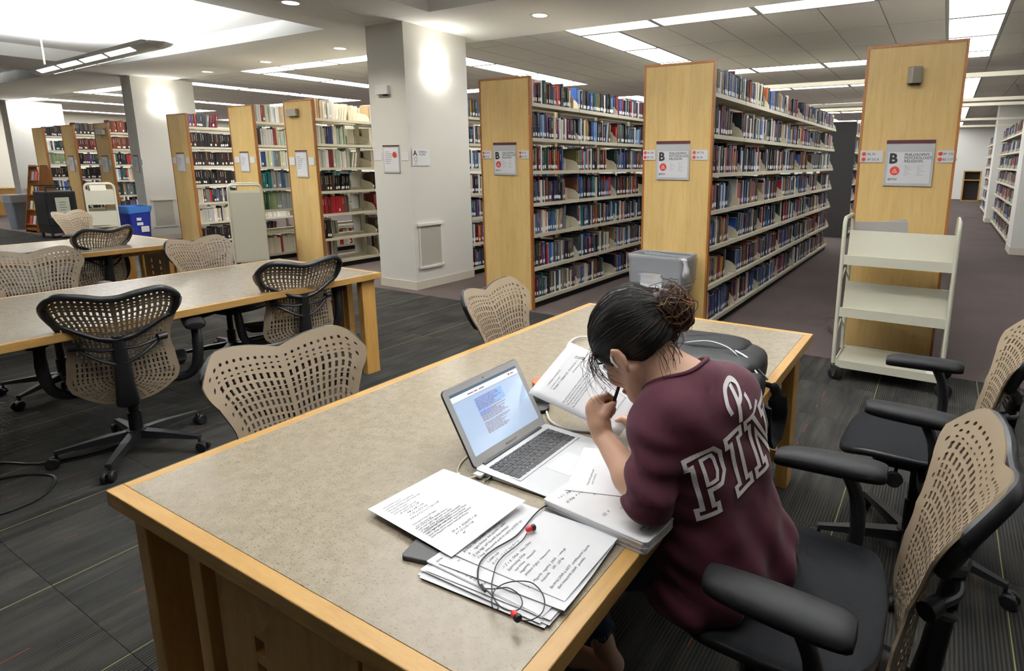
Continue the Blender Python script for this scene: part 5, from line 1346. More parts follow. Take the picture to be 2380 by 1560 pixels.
MB().tube(catmull([(x, y, ZE+.002) for x, y in B_], 5), .0011, 8).build('bud_wire', M_WIREB, ep)
M_BUD = mat('red_bud', S(206, 44, 50), .35)
for (x, y), (dx, dy) in (((-.683, .902), (.5, .87)), ((-.562, .699), (.8, -.3))):
    d = Vector((dx, dy, 0)).normalized()
    F_ = frame((x, y, ZE+.006), d.cross(Vector((0, 0, 1))), (0, 0, 1), d)
    bd = MB().lathe([(.001, -.002), (.0045, -.002), (.0062, .002), (.0062, .010), (.004, .011)], 14, 0, F_).build('bud_shell', M_BUD, ep)
    MB().lathe([(.004, .0105), (.0065, .011), (.0074, .014), (.0065, .018), (.003, .020), (.0008, .0202)], 14, 0, F_).build('ear_tip', M_BLK2, bd)
jk = MB(); jk.tube([(-.905, 1.051, TZ+.008), (-.903, 1.028, TZ+.008)], [.0035, .0026], 8); jk.tube(catmull([(-.903, 1.03, TZ+.008), (-.898, 1.010, TZ+.004), (-.890, .99, TZ+.003), (-.875, .97, TZ+.003)], 5), .0014, 8); jk.build('jack_plug', M_WIREB, ep)
# backpack
M_BAG = mat('black_nylon', S(24, 25, 27), .55); M_BAG2 = mat('black_nylon_matte', S(15, 15, 17), .7); M_PIPE = mat('white_piping', S(220, 222, 226), .5)
bp = thing('backpack', 'black backpack lying on the table behind the student', 'backpack', (-.695, 1.955, TZ), .12)
def blob(cx_, cy_, cz, ax, ay, az, ex=.55, n=(28, 16), noise=.0):
    m_ = MB(); rb = random.Random(9)
    def fn(u, v):
        a = 2*PI*u; e = -PI/2+PI*v
        f = lambda q, p: math.copysign(abs(q)**p, q)
        k = 1+noise*(math.sin(a*3+e*2)+math.sin(a*5-e*4)*.6)
        return Vector((cx_+ax*f(math.cos(e), ex)*f(math.cos(a), ex)*k, cy_+ay*f(math.cos(e), ex)*f(math.sin(a), ex)*k, max(.0008, cz+az*f(math.sin(e), ex)*k)))
    return m_.grid(fn, *n)
blob(0, .02, .070, .225, .165, .072, .5, noise=.012).build('main_compartment', M_BAG, bp)
blob(-.02, .075, .112, .185, .095, .045, .5, noise=.015).build('front_pocket', M_BAG2, bp)
blob(.035, -.10, .055, .185, .075, .055, .55, noise=.02).build('back_panel', M_BAG2, bp)
blob(.185, -.105, .05, .055, .085, .052, .6, noise=.03).build('side_pocket', M_BAG2, bp)
MB().tube(catmull([(-.05, -.03, .155), (.03, -.02, .168), (.10, -.035, .160), (.145, -.06, .140)], 5), [.001]+[.0032]*13+[.001]*2, 6, flat=.4).build('white_piping', M_PIPE, bp)
MB().tube(catmull([(.13, -.035, .150), (.17, -.045, .135), (.20, -.055, .118)], 5), .006, 6, flat=.4).build('white_piping', M_PIPE, bp)
MB().tube(catmull([(.195, -.08, .115), (.215, -.095, .100), (.226, -.115, .086)], 5), .0035, 6, flat=.5).build('white_piping', M_PIPE, bp)
MB().tube([(.215, -.075, .108), (.250, -.10, .085)], .0038, 6).build('zip_pull', M_BLK2, bp)
MB().tube(catmull([(-.18, -.16, .04), (-.1, -.17, .10), (.0, -.165, .135), (.10, -.16, .125), (.17, -.17, .07), (.19, -.18, .02)], 6), .022, 8, flat=.35).build('shoulder_strap', M_BAG2, bp)
st = MB().tube(catmull([(.20, .02, .020), (.235, .045, .014), (.262, .055, -.005), (.272, .075, -.07), (.270, .10, -.14), (.262, .05, -.19), (.258, -.02, -.17), (.255, -.045, -.12), (.250, -.05, -.03)], 6), [.010]*9+[.018]*6+[.034]*14+[.026]*10+[.02]*10, 8, flat=.4, up=(0, 1, 0)); st.build('hanging_strap', M_BAG2, bp)
# ================================================================== the student
def smin(a, b, k):
    if k <= 0: return np.minimum(a, b)
    h_ = np.clip(.5+.5*(b-a)/k, 0, 1); return b*(1-h_)+a*h_-k*h_*(1-h_)
class Field:
    """signed distance field on a grid; prims are blended in with smooth minima"""
    def __init__(s, lo, hi, h):
        s.h = h; s.lo = np.array(lo, np.float32); s.n = np.ceil((np.array(hi)-lo)/h).astype(int)+1
        s.D = np.full(s.n, .5, np.float32)
        s.ax = [s.lo[i]+np.arange(s.n[i], dtype=np.float32)*h for i in range(3)]
    def region(s, lo, hi):
        a = np.maximum(np.floor((np.array(lo)-s.lo)/s.h).astype(int), 0); b = np.minimum(np.ceil((np.array(hi)-s.lo)/s.h).astype(int)+1, s.n)
        if (b <= a).any(): return None
        sl = tuple(slice(a[i], b[i]) for i in range(3))
        X = s.ax[0][sl[0]][:, None, None]; Y = s.ax[1][sl[1]][None, :, None]; Z = s.ax[2][sl[2]][None, None, :]
        return sl, X, Y, Z
    def put(s, lo, hi, fn, k, sub=False):
        r = s.region(lo, hi)
        if r is None: return
        sl, X, Y, Z = r; d = fn(X, Y, Z).astype(np.float32)
        s.D[sl] = -smin(-s.D[sl], d, k) if sub else smin(s.D[sl], d, k)
    def cone(s, a, b, ra, rb, k=.02, sub=False):
        a = np.array(a, np.float32); b = np.array(b, np.float32); pad = max(ra, rb)+k*1.5+.03
        lo = np.minimum(a, b)-pad; hi = np.maximum(a, b)+pad; v = b-a; L2 = float(v@v)+1e-9
        def fn(X, Y, Z):
            t = np.clip(((X-a[0])*v[0]+(Y-a[1])*v[1]+(Z-a[2])*v[2])/L2, 0, 1)
            return np.sqrt((X-a[0]-t*v[0])**2+(Y-a[1]-t*v[1])**2+(Z-a[2]-t*v[2])**2)-(ra+(rb-ra)*t)
        s.put(lo, hi, fn, k, sub)
    def chain(s, pts, rs, k=.01):
        for i in range(len(pts)-1): s.cone(pts[i], pts[i+1], rs[i], rs[i+1], k)
    def ell(s, c, r, k=.02, B=None, sub=False):
        c = np.array(c, np.float32); R_ = max(r); pad = R_+k*1.5+.03
        B = np.eye(3) if B is None else np.array(B)
        def fn(X, Y, Z):
            q = [(X-c[0])*B[i][0]+(Y-c[1])*B[i][1]+(Z-c[2])*B[i][2] for i in range(3)]
            k0 = np.sqrt((q[0]/r[0])**2+(q[1]/r[1])**2+(q[2]/r[2])**2)+1e-6
            k1 = np.sqrt((q[0]/r[0]**2)**2+(q[1]/r[1]**2)**2+(q[2]/r[2]**2)**2)+1e-6
            return k0*(k0-1)/k1
        s.put(c-pad, c+pad, fn, k, sub)
    def halfspace(s, p, nrm, k=.004):
        """cut away everything on the +nrm side of p"""
        X, Y, Z = s.ax[0][:, None, None], s.ax[1][None, :, None], s.ax[2][None, None, :]
        d = ((X-p[0])*nrm[0]+(Y-p[1])*nrm[1]+(Z-p[2])*nrm[2]).astype(np.float32)
        s.D = -smin(-s.D, -d, k)
    def mesh(s, name, mm, smooth=2):
        D = s.D; I = D < 0; n = D.shape
        c = [I[i:n[0]-1+i, j:n[1]-1+j, k:n[2]-1+k] for i in (0, 1) for j in (0, 1) for k in (0, 1)]
        cnt = sum(x.astype(np.int8) for x in c); act = (cnt > 0) & (cnt < 8)
        idx = np.full(act.shape, -1, np.int32); cells = np.argwhere(act); idx[act] = np.arange(len(cells))
        P = np.zeros((len(cells), 3), np.float64); W = np.zeros(len(cells))
        offs = [(i, j, k) for i in (0, 1) for j in (0, 1) for k in (0, 1)]
        for a in range(8):
            for ax in range(3):
                if offs[a][ax]: continue
                o2 = list(offs[a]); o2[ax] = 1
                A = cells+np.array(offs[a]); Bc = cells+np.array(o2)
                va = D[A[:, 0], A[:, 1], A[:, 2]]; vb = D[Bc[:, 0], Bc[:, 1], Bc[:, 2]]
                m_ = (va < 0) != (vb < 0); t = np.where(m_, va/(va-vb+1e-12), 0)
                p = np.array(offs[a], float)[None, :].repeat(len(cells), 0); p[:, ax] += t
                P[m_] += p[m_]; W[m_] += 1
        V = (cells+P/W[:, None])*s.h+s.lo
        F = []
        for ax in range(3):
            sl0 = [slice(None)]*3; sl1 = [slice(None)]*3; sl0[ax] = slice(0, n[ax]-1); sl1[ax] = slice(1, n[ax])
            a, b = I[tuple(sl0)], I[tuple(sl1)]; e = np.argwhere(a != b); u, v = (ax+1) % 3, (ax+2) % 3
            e = e[(e[:, u] > 0) & (e[:, v] > 0) & (e[:, u] < n[u]-1) & (e[:, v] < n[v]-1)]
            flip = a[e[:, 0], e[:, 1], e[:, 2]]
            def cell(du, dv):
                q = e.copy(); q[:, u] += du; q[:, v] += dv; return idx[q[:, 0], q[:, 1], q[:, 2]]
            q = np.stack([cell(-1, -1), cell(0, -1), cell(0, 0), cell(-1, 0)], 1)
            q[~flip] = q[~flip][:, ::-1]; F.append(q)
        F = np.concatenate(F); F = F[(F >= 0).all(1)]
        for _ in range(smooth):
            acc = np.zeros_like(V); w_ = np.zeros(len(V))
            for i in range(4):
                j = (i+1) % 4
                np.add.at(acc, F[:, i], V[F[:, j]]); np.add.at(w_, F[:, i], 1); np.add.at(acc, F[:, j], V[F[:, i]]); np.add.at(w_, F[:, j], 1)
            V = V*.5+.5*acc/np.maximum(w_, 1)[:, None]
        me = bpy.data.meshes.new(name); me.from_pydata(V.tolist(), [], F.tolist()); me.materials.append(mm)
        me.polygons.foreach_set('use_smooth', [True]*len(me.polygons)); me.update(); return me
def nv(*a): v = np.array(a, float); return v/np.linalg.norm(v)
M_SKIN = mat('skin', S(206, 164, 138), .5); M_SKIN.node_tree.nodes['Principled BSDF'].inputs['Subsurface Weight'].default_value = .12; M_SKIN.node_tree.nodes['Principled BSDF'].inputs['Subsurface Radius'].default_value = (.02, .008, .004)
def m_shirt():
    mm = mat('maroon_cotton', S(94, 36, 56), .85, sheen=.06); k = NT(mm); v = k.coord('Object')
    n = k.n('ShaderNodeTexNoise', Scale=600.0, Detail=2.0); k.l(v, n.inputs['Vector'])
    k.base(k.ramp(n.outputs[0], [(.3, S(66, 22, 38)), (.7, S(84, 31, 49))])); k.bump(n.outputs[0], .12, .001); return mm
M_SHIRT = m_shirt()
M_HAIR = mat('black_hair', S(17, 14, 13), .52, spec=.35); M_HAIRB = mat('brown_hair', S(84, 56, 36), .5, spec=.4); M_HAIRL = mat('light_brown_hair', S(150, 108, 66), .5, spec=.4)
M_JEAN = mat('dark_denim', S(38, 48, 74), .85)
# joints (metres)
fwd = nv(-.94, .34, 0); rgt = nv(.34, .94, 0); lft = -rgt; up = np.array([0, 0, 1.])
Cs = np.array([-.446, 1.24, .985]); SL = Cs+lft*.148+np.array([.012, 0, -.046]); SR = Cs+rgt*.140+np.array([0, 0, -.018])
EL = np.array([-.475, 1.045, .822]); WL = np.array([-.6436, 1.1525, .8825])
ER = np.array([-.49, 1.53, .82]); WR = np.array([-.615, 1.475, .805])
HPL = np.array([-.385, 1.20, .60]); HPR = np.array([-.36, 1.345, .60])
KL = np.array([-.785, 1.17, .545]); KR = np.array([-.775, 1.42, .545]); AL = np.array([-.745, 1.345, .115]); ARt = np.array([-.93, 1.50, .10])
torso = [((-.440, 1.240, .950), .078, .088), ((-.418, 1.250, .83), .066, .092), ((-.398, 1.258, .71), .052, .090), ((-.378, 1.268, .61), .066, .100)]
Hc = np.array([-.605, 1.238, 1.086]); hu = nv(-.72, .10, .66); hn = nv(-.64, .14, -.75); hn = hn-hu*(hn@hu); hn /= np.linalg.norm(hn); hl = np.cross(hu, hn); hl = hl if hl[1] < 0 else -hl
HS = 1.06
def H(l, n, u): return Hc+(hl*l+hn*n+hu*u)*HS
HB = (hl, hn, hu)
body = Field((-1.12, .93, .0), (-.20, 1.66, 1.26), .0042)
for c, hwid, r in torso: body.cone(np.array(c)-rgt*hwid, np.array(c)+rgt*hwid, r, r, .05)
body.cone((-.452, 1.238, .998), SL, .040, .045, .05); body.cone((-.455, 1.238, 1.005), SR, .042, .046, .05)
body.chain([(-.450, 1.238, .985), (-.478, 1.236, 1.022), H(0, -.030, -.045)], [.050, .050, .050], .035)
for A, B, Cw in ((SL, EL, WL), (SR, ER, WR)): body.chain([A, (A+B)/2, B, B+(Cw-B)*.35, Cw], [.046, .041, .036, .037, .0225], .018)
for A, B, Cw in ((HPL, KL, AL), (HPR, KR, ARt)):
    body.chain([A, (A+B)/2, B, B+(Cw-B)*.3, Cw], [.083, .070, .050, .052, .030], .03)
    toe = Cw+np.array([-.14, -.03, -.075]); body.chain([Cw, Cw+np.array([.035, .005, -.068]), toe+np.array([.06, 0, .012]), toe], [.030, .028, .030, .020], .02)
# head and face
body.ell(H(0, -.012, .030), (.077, .097, .092), .03, HB)
body.ell(H(0, .030, -.030), (.058, .058, .080), .03, HB)
for s_ in (-1, 1):
    body.chain([H(s_*.052, .002, -.045), H(s_*.030, .050, -.088), H(0, .070, -.098)], [.022, .020, .018], .02)
    body.ell(H(s_*.038, .062, -.028), (.022, .020, .024), .02, HB)
    body.ell(H(s_*.031, .086, .006), (.015, .010, .010), .008, HB, sub=True)
    # ear: rim, bowl, lobe
    e0 = H(s_*.074, -.006, -.020)
    rim = [e0+hl*s_*a+hn*b+hu*c for a, b, c in ((.001, .010, .003), (.006, .008, .022), (.010, -.007, .029), (.011, -.018, .019), (.009, -.018, .002), (.006, -.010, -.015), (.003, .000, -.024))]
    body.chain(rim, [.0045, .0045, .0048, .0048, .0045, .005, .0055], .006); body.ell(e0+hl*s_*.004+hn*-.006+hu*.004, (.006, .016, .024), .006, HB)
body.chain([H(0, .088, .012), H(0, .104, -.022), H(0, .100, -.032)], [.008, .010, .011], .012)
body.chain([H(-.018, .090, -.060), H(0, .097, -.058), H(.018, .090, -.060)], [.006, .008, .006], .006); body.chain([H(-.014, .088, -.071), H(0, .094, -.072), H(.014, .088, -.071)], [.006, .008, .006], .006)
# left hand: knuckles up, index and thumb pinching a pen, the other fingers curled
PALM = [(-.6436, 1.1525, .8825), (-.6527, 1.1536, .9096), (-.6661, 1.1581, .9377)]
body.chain(PALM, [.0225, .0255, .0235], .012)
FING = {'index': [(-.6633, 1.1694, .9638), (-.657, 1.1986, .9625), (-.6481, 1.2087, .953), (-.6412, 1.207, .9485)],
        'middle': [(-.6704, 1.1551, .9608), (-.6684, 1.1998, .9452), (-.653, 1.2116, .9319), (-.6426, 1.2056, .9308)],
        'ring': [(-.6754, 1.1494, .9487), (-.6743, 1.1977, .9256), (-.6545, 1.2079, .9194), (-.6434, 1.203, .9215)],
        'pinky': [(-.672, 1.1479, .9337), (-.6703, 1.1908, .911), (-.6564, 1.1984, .909), (-.6458, 1.1943, .9153)]}
for kf, pts in FING.items():
    r0 = {'index': .0090, 'middle': .0092, 'ring': .0088, 'pinky': .0078}[kf]
    body.chain([PALM[1], pts[0]], [.017, r0*1.25], .010); body.chain(pts, [r0*1.12, r0, r0*.92, r0*.82], .0025)
body.chain([(-.6452, 1.1527, .9050), (-.6400, 1.1514, .9340), (-.6346, 1.1645, .9500), (-.6317, 1.1828, .9526)], [.0150, .0120, .0102, .0085], .006)
# right hand resting on the sheet
RP = [np.array(WR), np.array([-.650, 1.462, .800]), np.array([-.690, 1.448, .797])]
body.chain(RP, [.0225, .026, .023], .012)
for i, (dx, dy, ln) in enumerate(((-.02, -.034, .80), (-.03, -.016, 1.0), (-.031, .002, 1.0), (-.026, .018, .85))):
    k0 = RP[2]+np.array([dx*.5, dy, .004]); d = nv(-.92, -.25-.12*i*0+.10*i, 0)
    p = [k0, k0+d*.030*ln+np.array([0, 0, .006]), k0+d*.052*ln+np.array([0, 0, -.004]), k0+d*.070*ln+np.array([0, 0, -.014])]
    body.chain([RP[1], k0], [.016, .0105], .010); body.chain(p, [.0098, .0088, .0082, .0070], .0025)
body.chain([RP[1]+np.array([0, -.016, 0]), RP[1]+np.array([-.026, -.040, .000]), RP[1]+np.array([-.050, -.050, -.006]), RP[1]+np.array([-.068, -.052, -.012])], [.014, .0118, .010, .0082], .006)
person = thing('person', 'person in a maroon T-shirt with lettering on the back, bent over papers', 'person', (-.34, 1.27, 0))
def child(o, loc=True):
    o.parent = person; o.matrix_parent_inverse = T(*(-person.location)); return o
child(obj('body', body.mesh('body', M_SKIN, 1)))
# shirt
sh = Field((-.66, .93, .46), (-.16, 1.66, 1.12), .0038)
infl = [(0, .014), (0, .016), (0, .022), (0, .026)]
for (c, hwid, r), (_, g) in zip(torso, infl): sh.cone(np.array(c)-rgt*hwid, np.array(c)+rgt*hwid, r+g, r+g, .06)
for s_, wd, r in ((.548, .080, .118),): sh.cone(np.array((-.362, 1.272, s_))-rgt*wd, np.array((-.362, 1.272, s_))+rgt*wd, r, r+.004, .05)
sh.cone((-.452, 1.238, .994), SL, .047, .051, .045); sh.cone((-.455, 1.238, 1.002), SR, .049, .054, .045)
for A, B, Cw in ((SL, EL, WL), (SR, ER, WR)):
    e2 = B+nv(*(Cw-B))*.012
    sh.chain([A, (A*.5+B*.5)+np.array([.006, -.004, 0]), B+np.array([.004, 0, .004]), e2], [.053, .050, .051, .048], .02)
sh.cone((-.428, 1.236, .965), (-.446, 1.242, 1.012), .082, .062, .05)
X, Y, Z = sh.ax[0][:, None, None], sh.ax[1][None, :, None], sh.ax[2][None, None, :]
# drape: long diagonal folds over the back, deeper near the hem, and creases running from the armpits
pr = (X*rgt[0]+Y*rgt[1]); 
hemw = np.clip((.80-Z)/.26, 0, 1)
fold = .0085*hemw*np.sin(pr*62+Z*26)+.0065*hemw*np.sin(pr*31-Z*44+1.2)
fold = fold+.0042*np.sin(Z*58+pr*34+X*20)*np.clip(1-np.abs(Z-.92)/.14, 0, 1)
arm = np.exp(-(((X-EL[0])**2+(Y-EL[1])**2)/(.09**2)))
fold = fold+.0045*arm*np.sin(Z*115+X*40)*np.clip((.98-Z)/.05, 0, 1)
sh.D = (sh.D+fold).astype(np.float32)
sh.D = -smin(-sh.D, -(.530+.012*np.sin(pr*40)-Z).astype(np.float32)*np.ones_like(sh.D), .004)       # hem
D0 = sh.D.copy()
NA_, NB_ = np.array([-.482, 1.240, 1.030]), np.array([-.62, 1.252, 1.080]); NR0, NR1 = .070, .086
sh.cone(NA_, NB_, NR0, NR1, .002, sub=True)                       # neckline
fore = EL+nv(*(WL-EL))*.036
sh.cone(fore, WL, .047, .060, .004, sub=True); sh.cone(ER+nv(*(WR-ER))*.036, WR, .047, .060, .004, sub=True)
shirt_me = sh.mesh('shirt', M_SHIRT, 2)
shirt = child(obj('shirt', shirt_me))
# neckline band
from mathutils.bvhtree import BVHTree
bvh = BVHTree.FromPolygons([v.co[:] for v in shirt_me.vertices], [tuple(p.vertices) for p in shirt_me.polygons])
# jeans
jn = Field((-1.0, 1.03, .05), (-.16, 1.60, .72), .0055)
c, hwid, r = torso[3]; jn.cone(np.array(c)-rgt*hwid, np.array(c)+rgt*hwid, r+.006, r+.006, .04)
for A, B, Cw in ((HPL, KL, AL), (HPR, KR, ARt)): jn.chain([A, (A+B)/2, B, B+(Cw-B)*.35, B+(Cw-B)*.86], [.090, .077, .060, .060, .046], .03)
X, Y, Z = jn.ax[0][:, None, None], jn.ax[1][None, :, None], jn.ax[2][None, None, :]
jn.D = (jn.D+.002*np.sin(X*90+Z*60)+.0015*np.sin(Y*120)).astype(np.float32)
jn.D = -smin(-jn.D, -(.165+.014*np.sin(X*160)-Z).astype(np.float32)*np.ones_like(jn.D), .003)
child(obj('jeans', jn.mesh('jeans', M_JEAN, 1)))
fr = MB(); rf = random.Random(4)
for Cw, K_ in ((AL, KL), (ARt, KR)):
    cc = Vector(Cw)+(Vector(K_)-Vector(Cw))*.18
    for i in range(46):
        a = 2*PI*i/46; p = cc+Vector((.052*math.cos(a), .052*math.sin(a), .0)); fr.tube([p, p+Vector((rf.uniform(-.008, .008), rf.uniform(-.008, .008), -rf.uniform(.01, .03)))], .0009, 4)
child(fr.build('frayed_hem', mat('denim_fray', S(150, 158, 176), .9)))['kind'] = 'stuff'
# hair cap
ha = Field((-.76, 1.10, .98), (-.46, 1.38, 1.26), .0036)
ha.ell(H(0, -.014, .036), (.088, .110, .101), .01, HB); ha.ell(H(0, -.055, -.010), (.066, .056, .060), .03, HB)
ha.cone(H(0, -.060, .060), (-.545, 1.268, 1.178), .060, .036, .03)
ha.ell(H(0, .085, -.055), (.085, .072, .085), .02, HB, sub=True)
for s_ in (-1, 1): ha.ell(H(s_*.088, .010, -.040), (.034, .034, .046), .012, HB, sub=True)
ha.cone(H(0, -.05, -.075), H(0, -.02, -.16), .050, .07, .01, sub=True)
hair_me = ha.mesh('hair', M_HAIR, 1); hair = child(obj('hair', hair_me))
bun_c = Vector((-.530, 1.270, 1.183))
bu = Field((-.62, 1.18, 1.09), (-.44, 1.36, 1.27), .0036)
bu.ell(tuple(bun_c), (.043, .046, .043), .01); bu.ell((-.505, 1.285, 1.160), (.030, .032, .030), .02); bu.ell((-.548, 1.255, 1.205), (.026, .028, .022), .02)
X, Y, Z = bu.ax[0][:, None, None], bu.ax[1][None, :, None], bu.ax[2][None, None, :]
bu.D = (bu.D+.004*np.sin(X*120+Z*90)*np.sin(Y*100+Z*60)).astype(np.float32)
child(obj('hair_bun', bu.mesh('hair_bun', mat('bun_dark_brown', S(48, 32, 23), .6), 1)), hair)
# strands: combed hair towards the bun, curls on the bun, wisps round the face and nape
rs = random.Random(17); strands = MB(); bunst = MB(); wisp = MB()
hb = BVHTree.FromPolygons([v.co[:] for v in hair_me.vertices], [tuple(p.vertices) for p in hair_me.polygons])
tie = Vector((-.548, 1.262, 1.168))
for i in range(650):
    a = rs.uniform(0, 2*PI); ss = rs.uniform(-1, 1)
    d0 = Vector(hl)*math.cos(a)*math.sqrt(1-ss*ss)+Vector(hn)*math.sin(a)*math.sqrt(1-ss*ss)+Vector(hu)*ss
    p0 = Vector(H(0, -.016, .03))+d0*.13; hit = hb.find_nearest(p0)
    if hit[0] is None: continue
    p = hit[0]; pts = []
    for j in range(11):
        q = p.lerp(tie, j/11); hh = hb.find_nearest(q+ (q-Vector(H(0, -.02, .02))).normalized()*.03)
        pts.append(hh[0]+hh[1]*rs.uniform(.0002, .0010))
    strands.tube(pts, [.0004]+[.0006]*9+[.0004], 4, mi=0 if rs.random() < .9 else 1)
child(strands.build('combed_strands', [M_HAIR, M_HAIRB]), hair)['kind'] = 'stuff'
for i in range(340):
    c0 = bun_c+Vector((rs.gauss(0, .010), rs.gauss(0, .010), rs.gauss(0, .010))); ax = Vector((rs.gauss(0, 1), rs.gauss(0, 1), rs.gauss(0, 1))).normalized()
    e1 = ax.orthogonal().normalized(); e2 = ax.cross(e1); R_ = rs.uniform(.038, .050); a0 = rs.uniform(0, 6.28); sp = rs.uniform(1.2, 3.0)
    pts = [c0+(e1*math.cos(a0+sp*k/18)+e2*math.sin(a0+sp*k/18))*R_*(1+.05*math.sin(k*.7+i))+ax*.004*math.sin(k*.5) for k in range(19)]
    bunst.tube(pts, [.0004]+[.0009]*17+[.0004], 4, mi=0 if rs.random() < .28 else (1 if rs.random() < .6 else 2))
child(bunst.build('bun_strands', [M_HAIR, M_HAIRB, M_HAIRL]), hair)['kind'] = 'stuff'
for i in range(26):                                    # curls hanging from the bun
    p = bun_c+Vector((rs.uniform(-.01, .05), rs.uniform(-.02, .05), rs.uniform(-.03, .02)))
    d = Vector((rs.uniform(-.01, .03), rs.uniform(-.03, .02), -1)); L_ = rs.uniform(.05, .10)
    pts = [p+d*L_*k/16+Vector((math.sin(k*.45+i)*.006, math.cos(k*.4+i*2)*.006, 0)) for k in range(17)]
    wisp.tube(pts, [.0007]*14+[.0004]*3, 4, mi=2 if rs.random() < .5 else 1)
for i in range(46):                                    # long wisps sweeping past the temple to the cheek
    q = rs.random(); b0 = Vector(H(.030+.052*q+rs.gauss(0, .004), .098-.050*q+rs.gauss(0, .004), .070-.035*q+rs.gauss(0, .006)))
    hh = hb.find_nearest(b0); b0 = hh[0]
    e = Vector((-.620+rs.gauss(0, .030), 1.158+rs.gauss(0, .022), 1.03-.05*rs.random()**2+rs.gauss(0, .012)))
    if rs.random() < .25: e = e+Vector((-.03, -.01, .02))
    c = b0.lerp(e, .45)+Vector((-.030, -.016, -.012))*rs.uniform(.3, 1.5)
    pts = [b0*(1-t)**2+c*2*t*(1-t)+e*t*t+Vector((.0015*math.sin(t*9+i), .0015*math.cos(t*7+i), 0)) for t in [k/12 for k in range(13)]]
    wisp.tube(pts, [.0005]*9+[.0004, .0003, .00025, .0002], 4, mi=0 if rs.random() < .75 else 1)
for i in range(14):
    b0 = Vector(H(.07, .04, .03)); e = Vector((-.640+rs.gauss(0, .02), 1.155+rs.gauss(0, .02), .985+rs.gauss(0, .015))); c = b0.lerp(e, .5)+Vector((-.05, -.02, .0))*rs.uniform(.2, 1.2)
    pts = [b0*(1-t)**2+c*2*t*(1-t)+e*t*t for t in [k/12 for k in range(13)]]
    wisp.tube(pts, .0003, 4, mi=0)
for i in range(22):                                    # nape
    b0 = Vector(H(rs.uniform(-.01, .055), -.085+rs.uniform(-.01, .012), -.055)); L_ = rs.uniform(.04, .11)
    pts = [b0+Vector((.35, -.12, -.5))*L_*k/8+Vector((0, 0, -1))*L_*.35*(k/8)**2+Vector((.004*math.sin(k+i), 0, .012*math.sin(k*.4))) for k in range(9)]
    wisp.tube(pts, [.0006]*7+[.0004, .0003], 4, mi=0 if rs.random() < .7 else 1)
child(wisp.build('loose_wisps', [M_HAIR, M_HAIRB, M_HAIRL]), hair)['kind'] = 'stuff'
pts = [Vector(tie)+Vector((.0, .0, .0))]
ring_n = (bun_c-Vector(H(0, -.02, .03))).normalized(); e1 = ring_n.orthogonal().normalized(); e2 = ring_n.cross(e1)
child(MB().tube([Vector((-.552, 1.262, 1.172))+(e1*math.cos(a)+e2*math.sin(a))*.036 for a in [2*PI*k/20 for k in range(20)]], .0045, 6, closed=True).build('hair_tie', mat('hair_tie', S(30, 26, 26), .6)), hair)
# eyes, brows
for s_ in (-1, 1):
    e = MB().lathe([(.0005, -.011), (.006, -.009), (.0105, -.003), (.0105, .003), (.006, .0092), (.0005, .011)], 14, 0, frame(H(s_*.031, .076, .006), hl, hu, hn)); child(e.build('eye', mat('eye_white', S(225, 222, 218), .2)))
    child(MB().tube([H(s_*.016, .092, .022), H(s_*.030, .094, .027), H(s_*.044, .082, .022)], [.002, .0026, .0012], 6).build('eyebrow', M_HAIR))
# finger nails
for kf, pts in FING.items():
    a, b_ = Vector(pts[2]), Vector(pts[3]); d = (b_-a).normalized(); nn = Vector((.5, -.6, .6)); nn = (nn-d*nn.dot(d)).normalized()
    child(MB().prism(rrect(.007, .009, .003, 3), 0, .0008, 0, frame(b_+nn*.0066-d*.001, d.cross(nn), d, nn)).build('fingernail', mat('nail', S(190, 110, 106), .3)))
# neckline rib: follows the cut edge of the collar
def d0(p):
    q = (np.array(p)-sh.lo)/sh.h; b0 = np.clip(np.floor(q).astype(int), 0, sh.n-2); f_ = q-b0; v_ = 0
    for i_ in (0, 1):
        for j_ in (0, 1):
            for k_ in (0, 1): v_ += D0[b0[0]+i_, b0[1]+j_, b0[2]+k_]*(f_[0] if i_ else 1-f_[0])*(f_[1] if j_ else 1-f_[1])*(f_[2] if k_ else 1-f_[2])
    return v_
axv = NB_-NA_; axl = np.linalg.norm(axv); axv = axv/axl; q1 = np.array(Vector(axv).orthogonal().normalized()); q2 = np.cross(axv, q1); ring_ = []
for k in range(64):
    a = 2*PI*k/64; e_ = q1*math.cos(a)+q2*math.sin(a); hit = None
    for t_i in range(140):
        t_ = .13-.0015*t_i
        if t_ >= 0: p_ = NA_+axv*t_+e_*(NR0+.004+(NR1-NR0)*t_/axl)
        else:
            if -t_ > NR0*1.02: break
            p_ = NA_+axv*t_+e_*math.sqrt(max(0, (NR0+.004)**2-t_*t_))
        if d0(p_) < 0: hit = p_; break
    if hit is not None: ring_.append(Vector(hit))
for _ in range(2): ring_ = [(ring_[i_-1]+ring_[i_]*2+ring_[(i_+1) % len(ring_)])/4 for i_ in range(len(ring_))]
child(MB().tube(ring_, .0062, 8, closed=True, flat=1.0).build('neck_band', M_SHIRT), shirt)
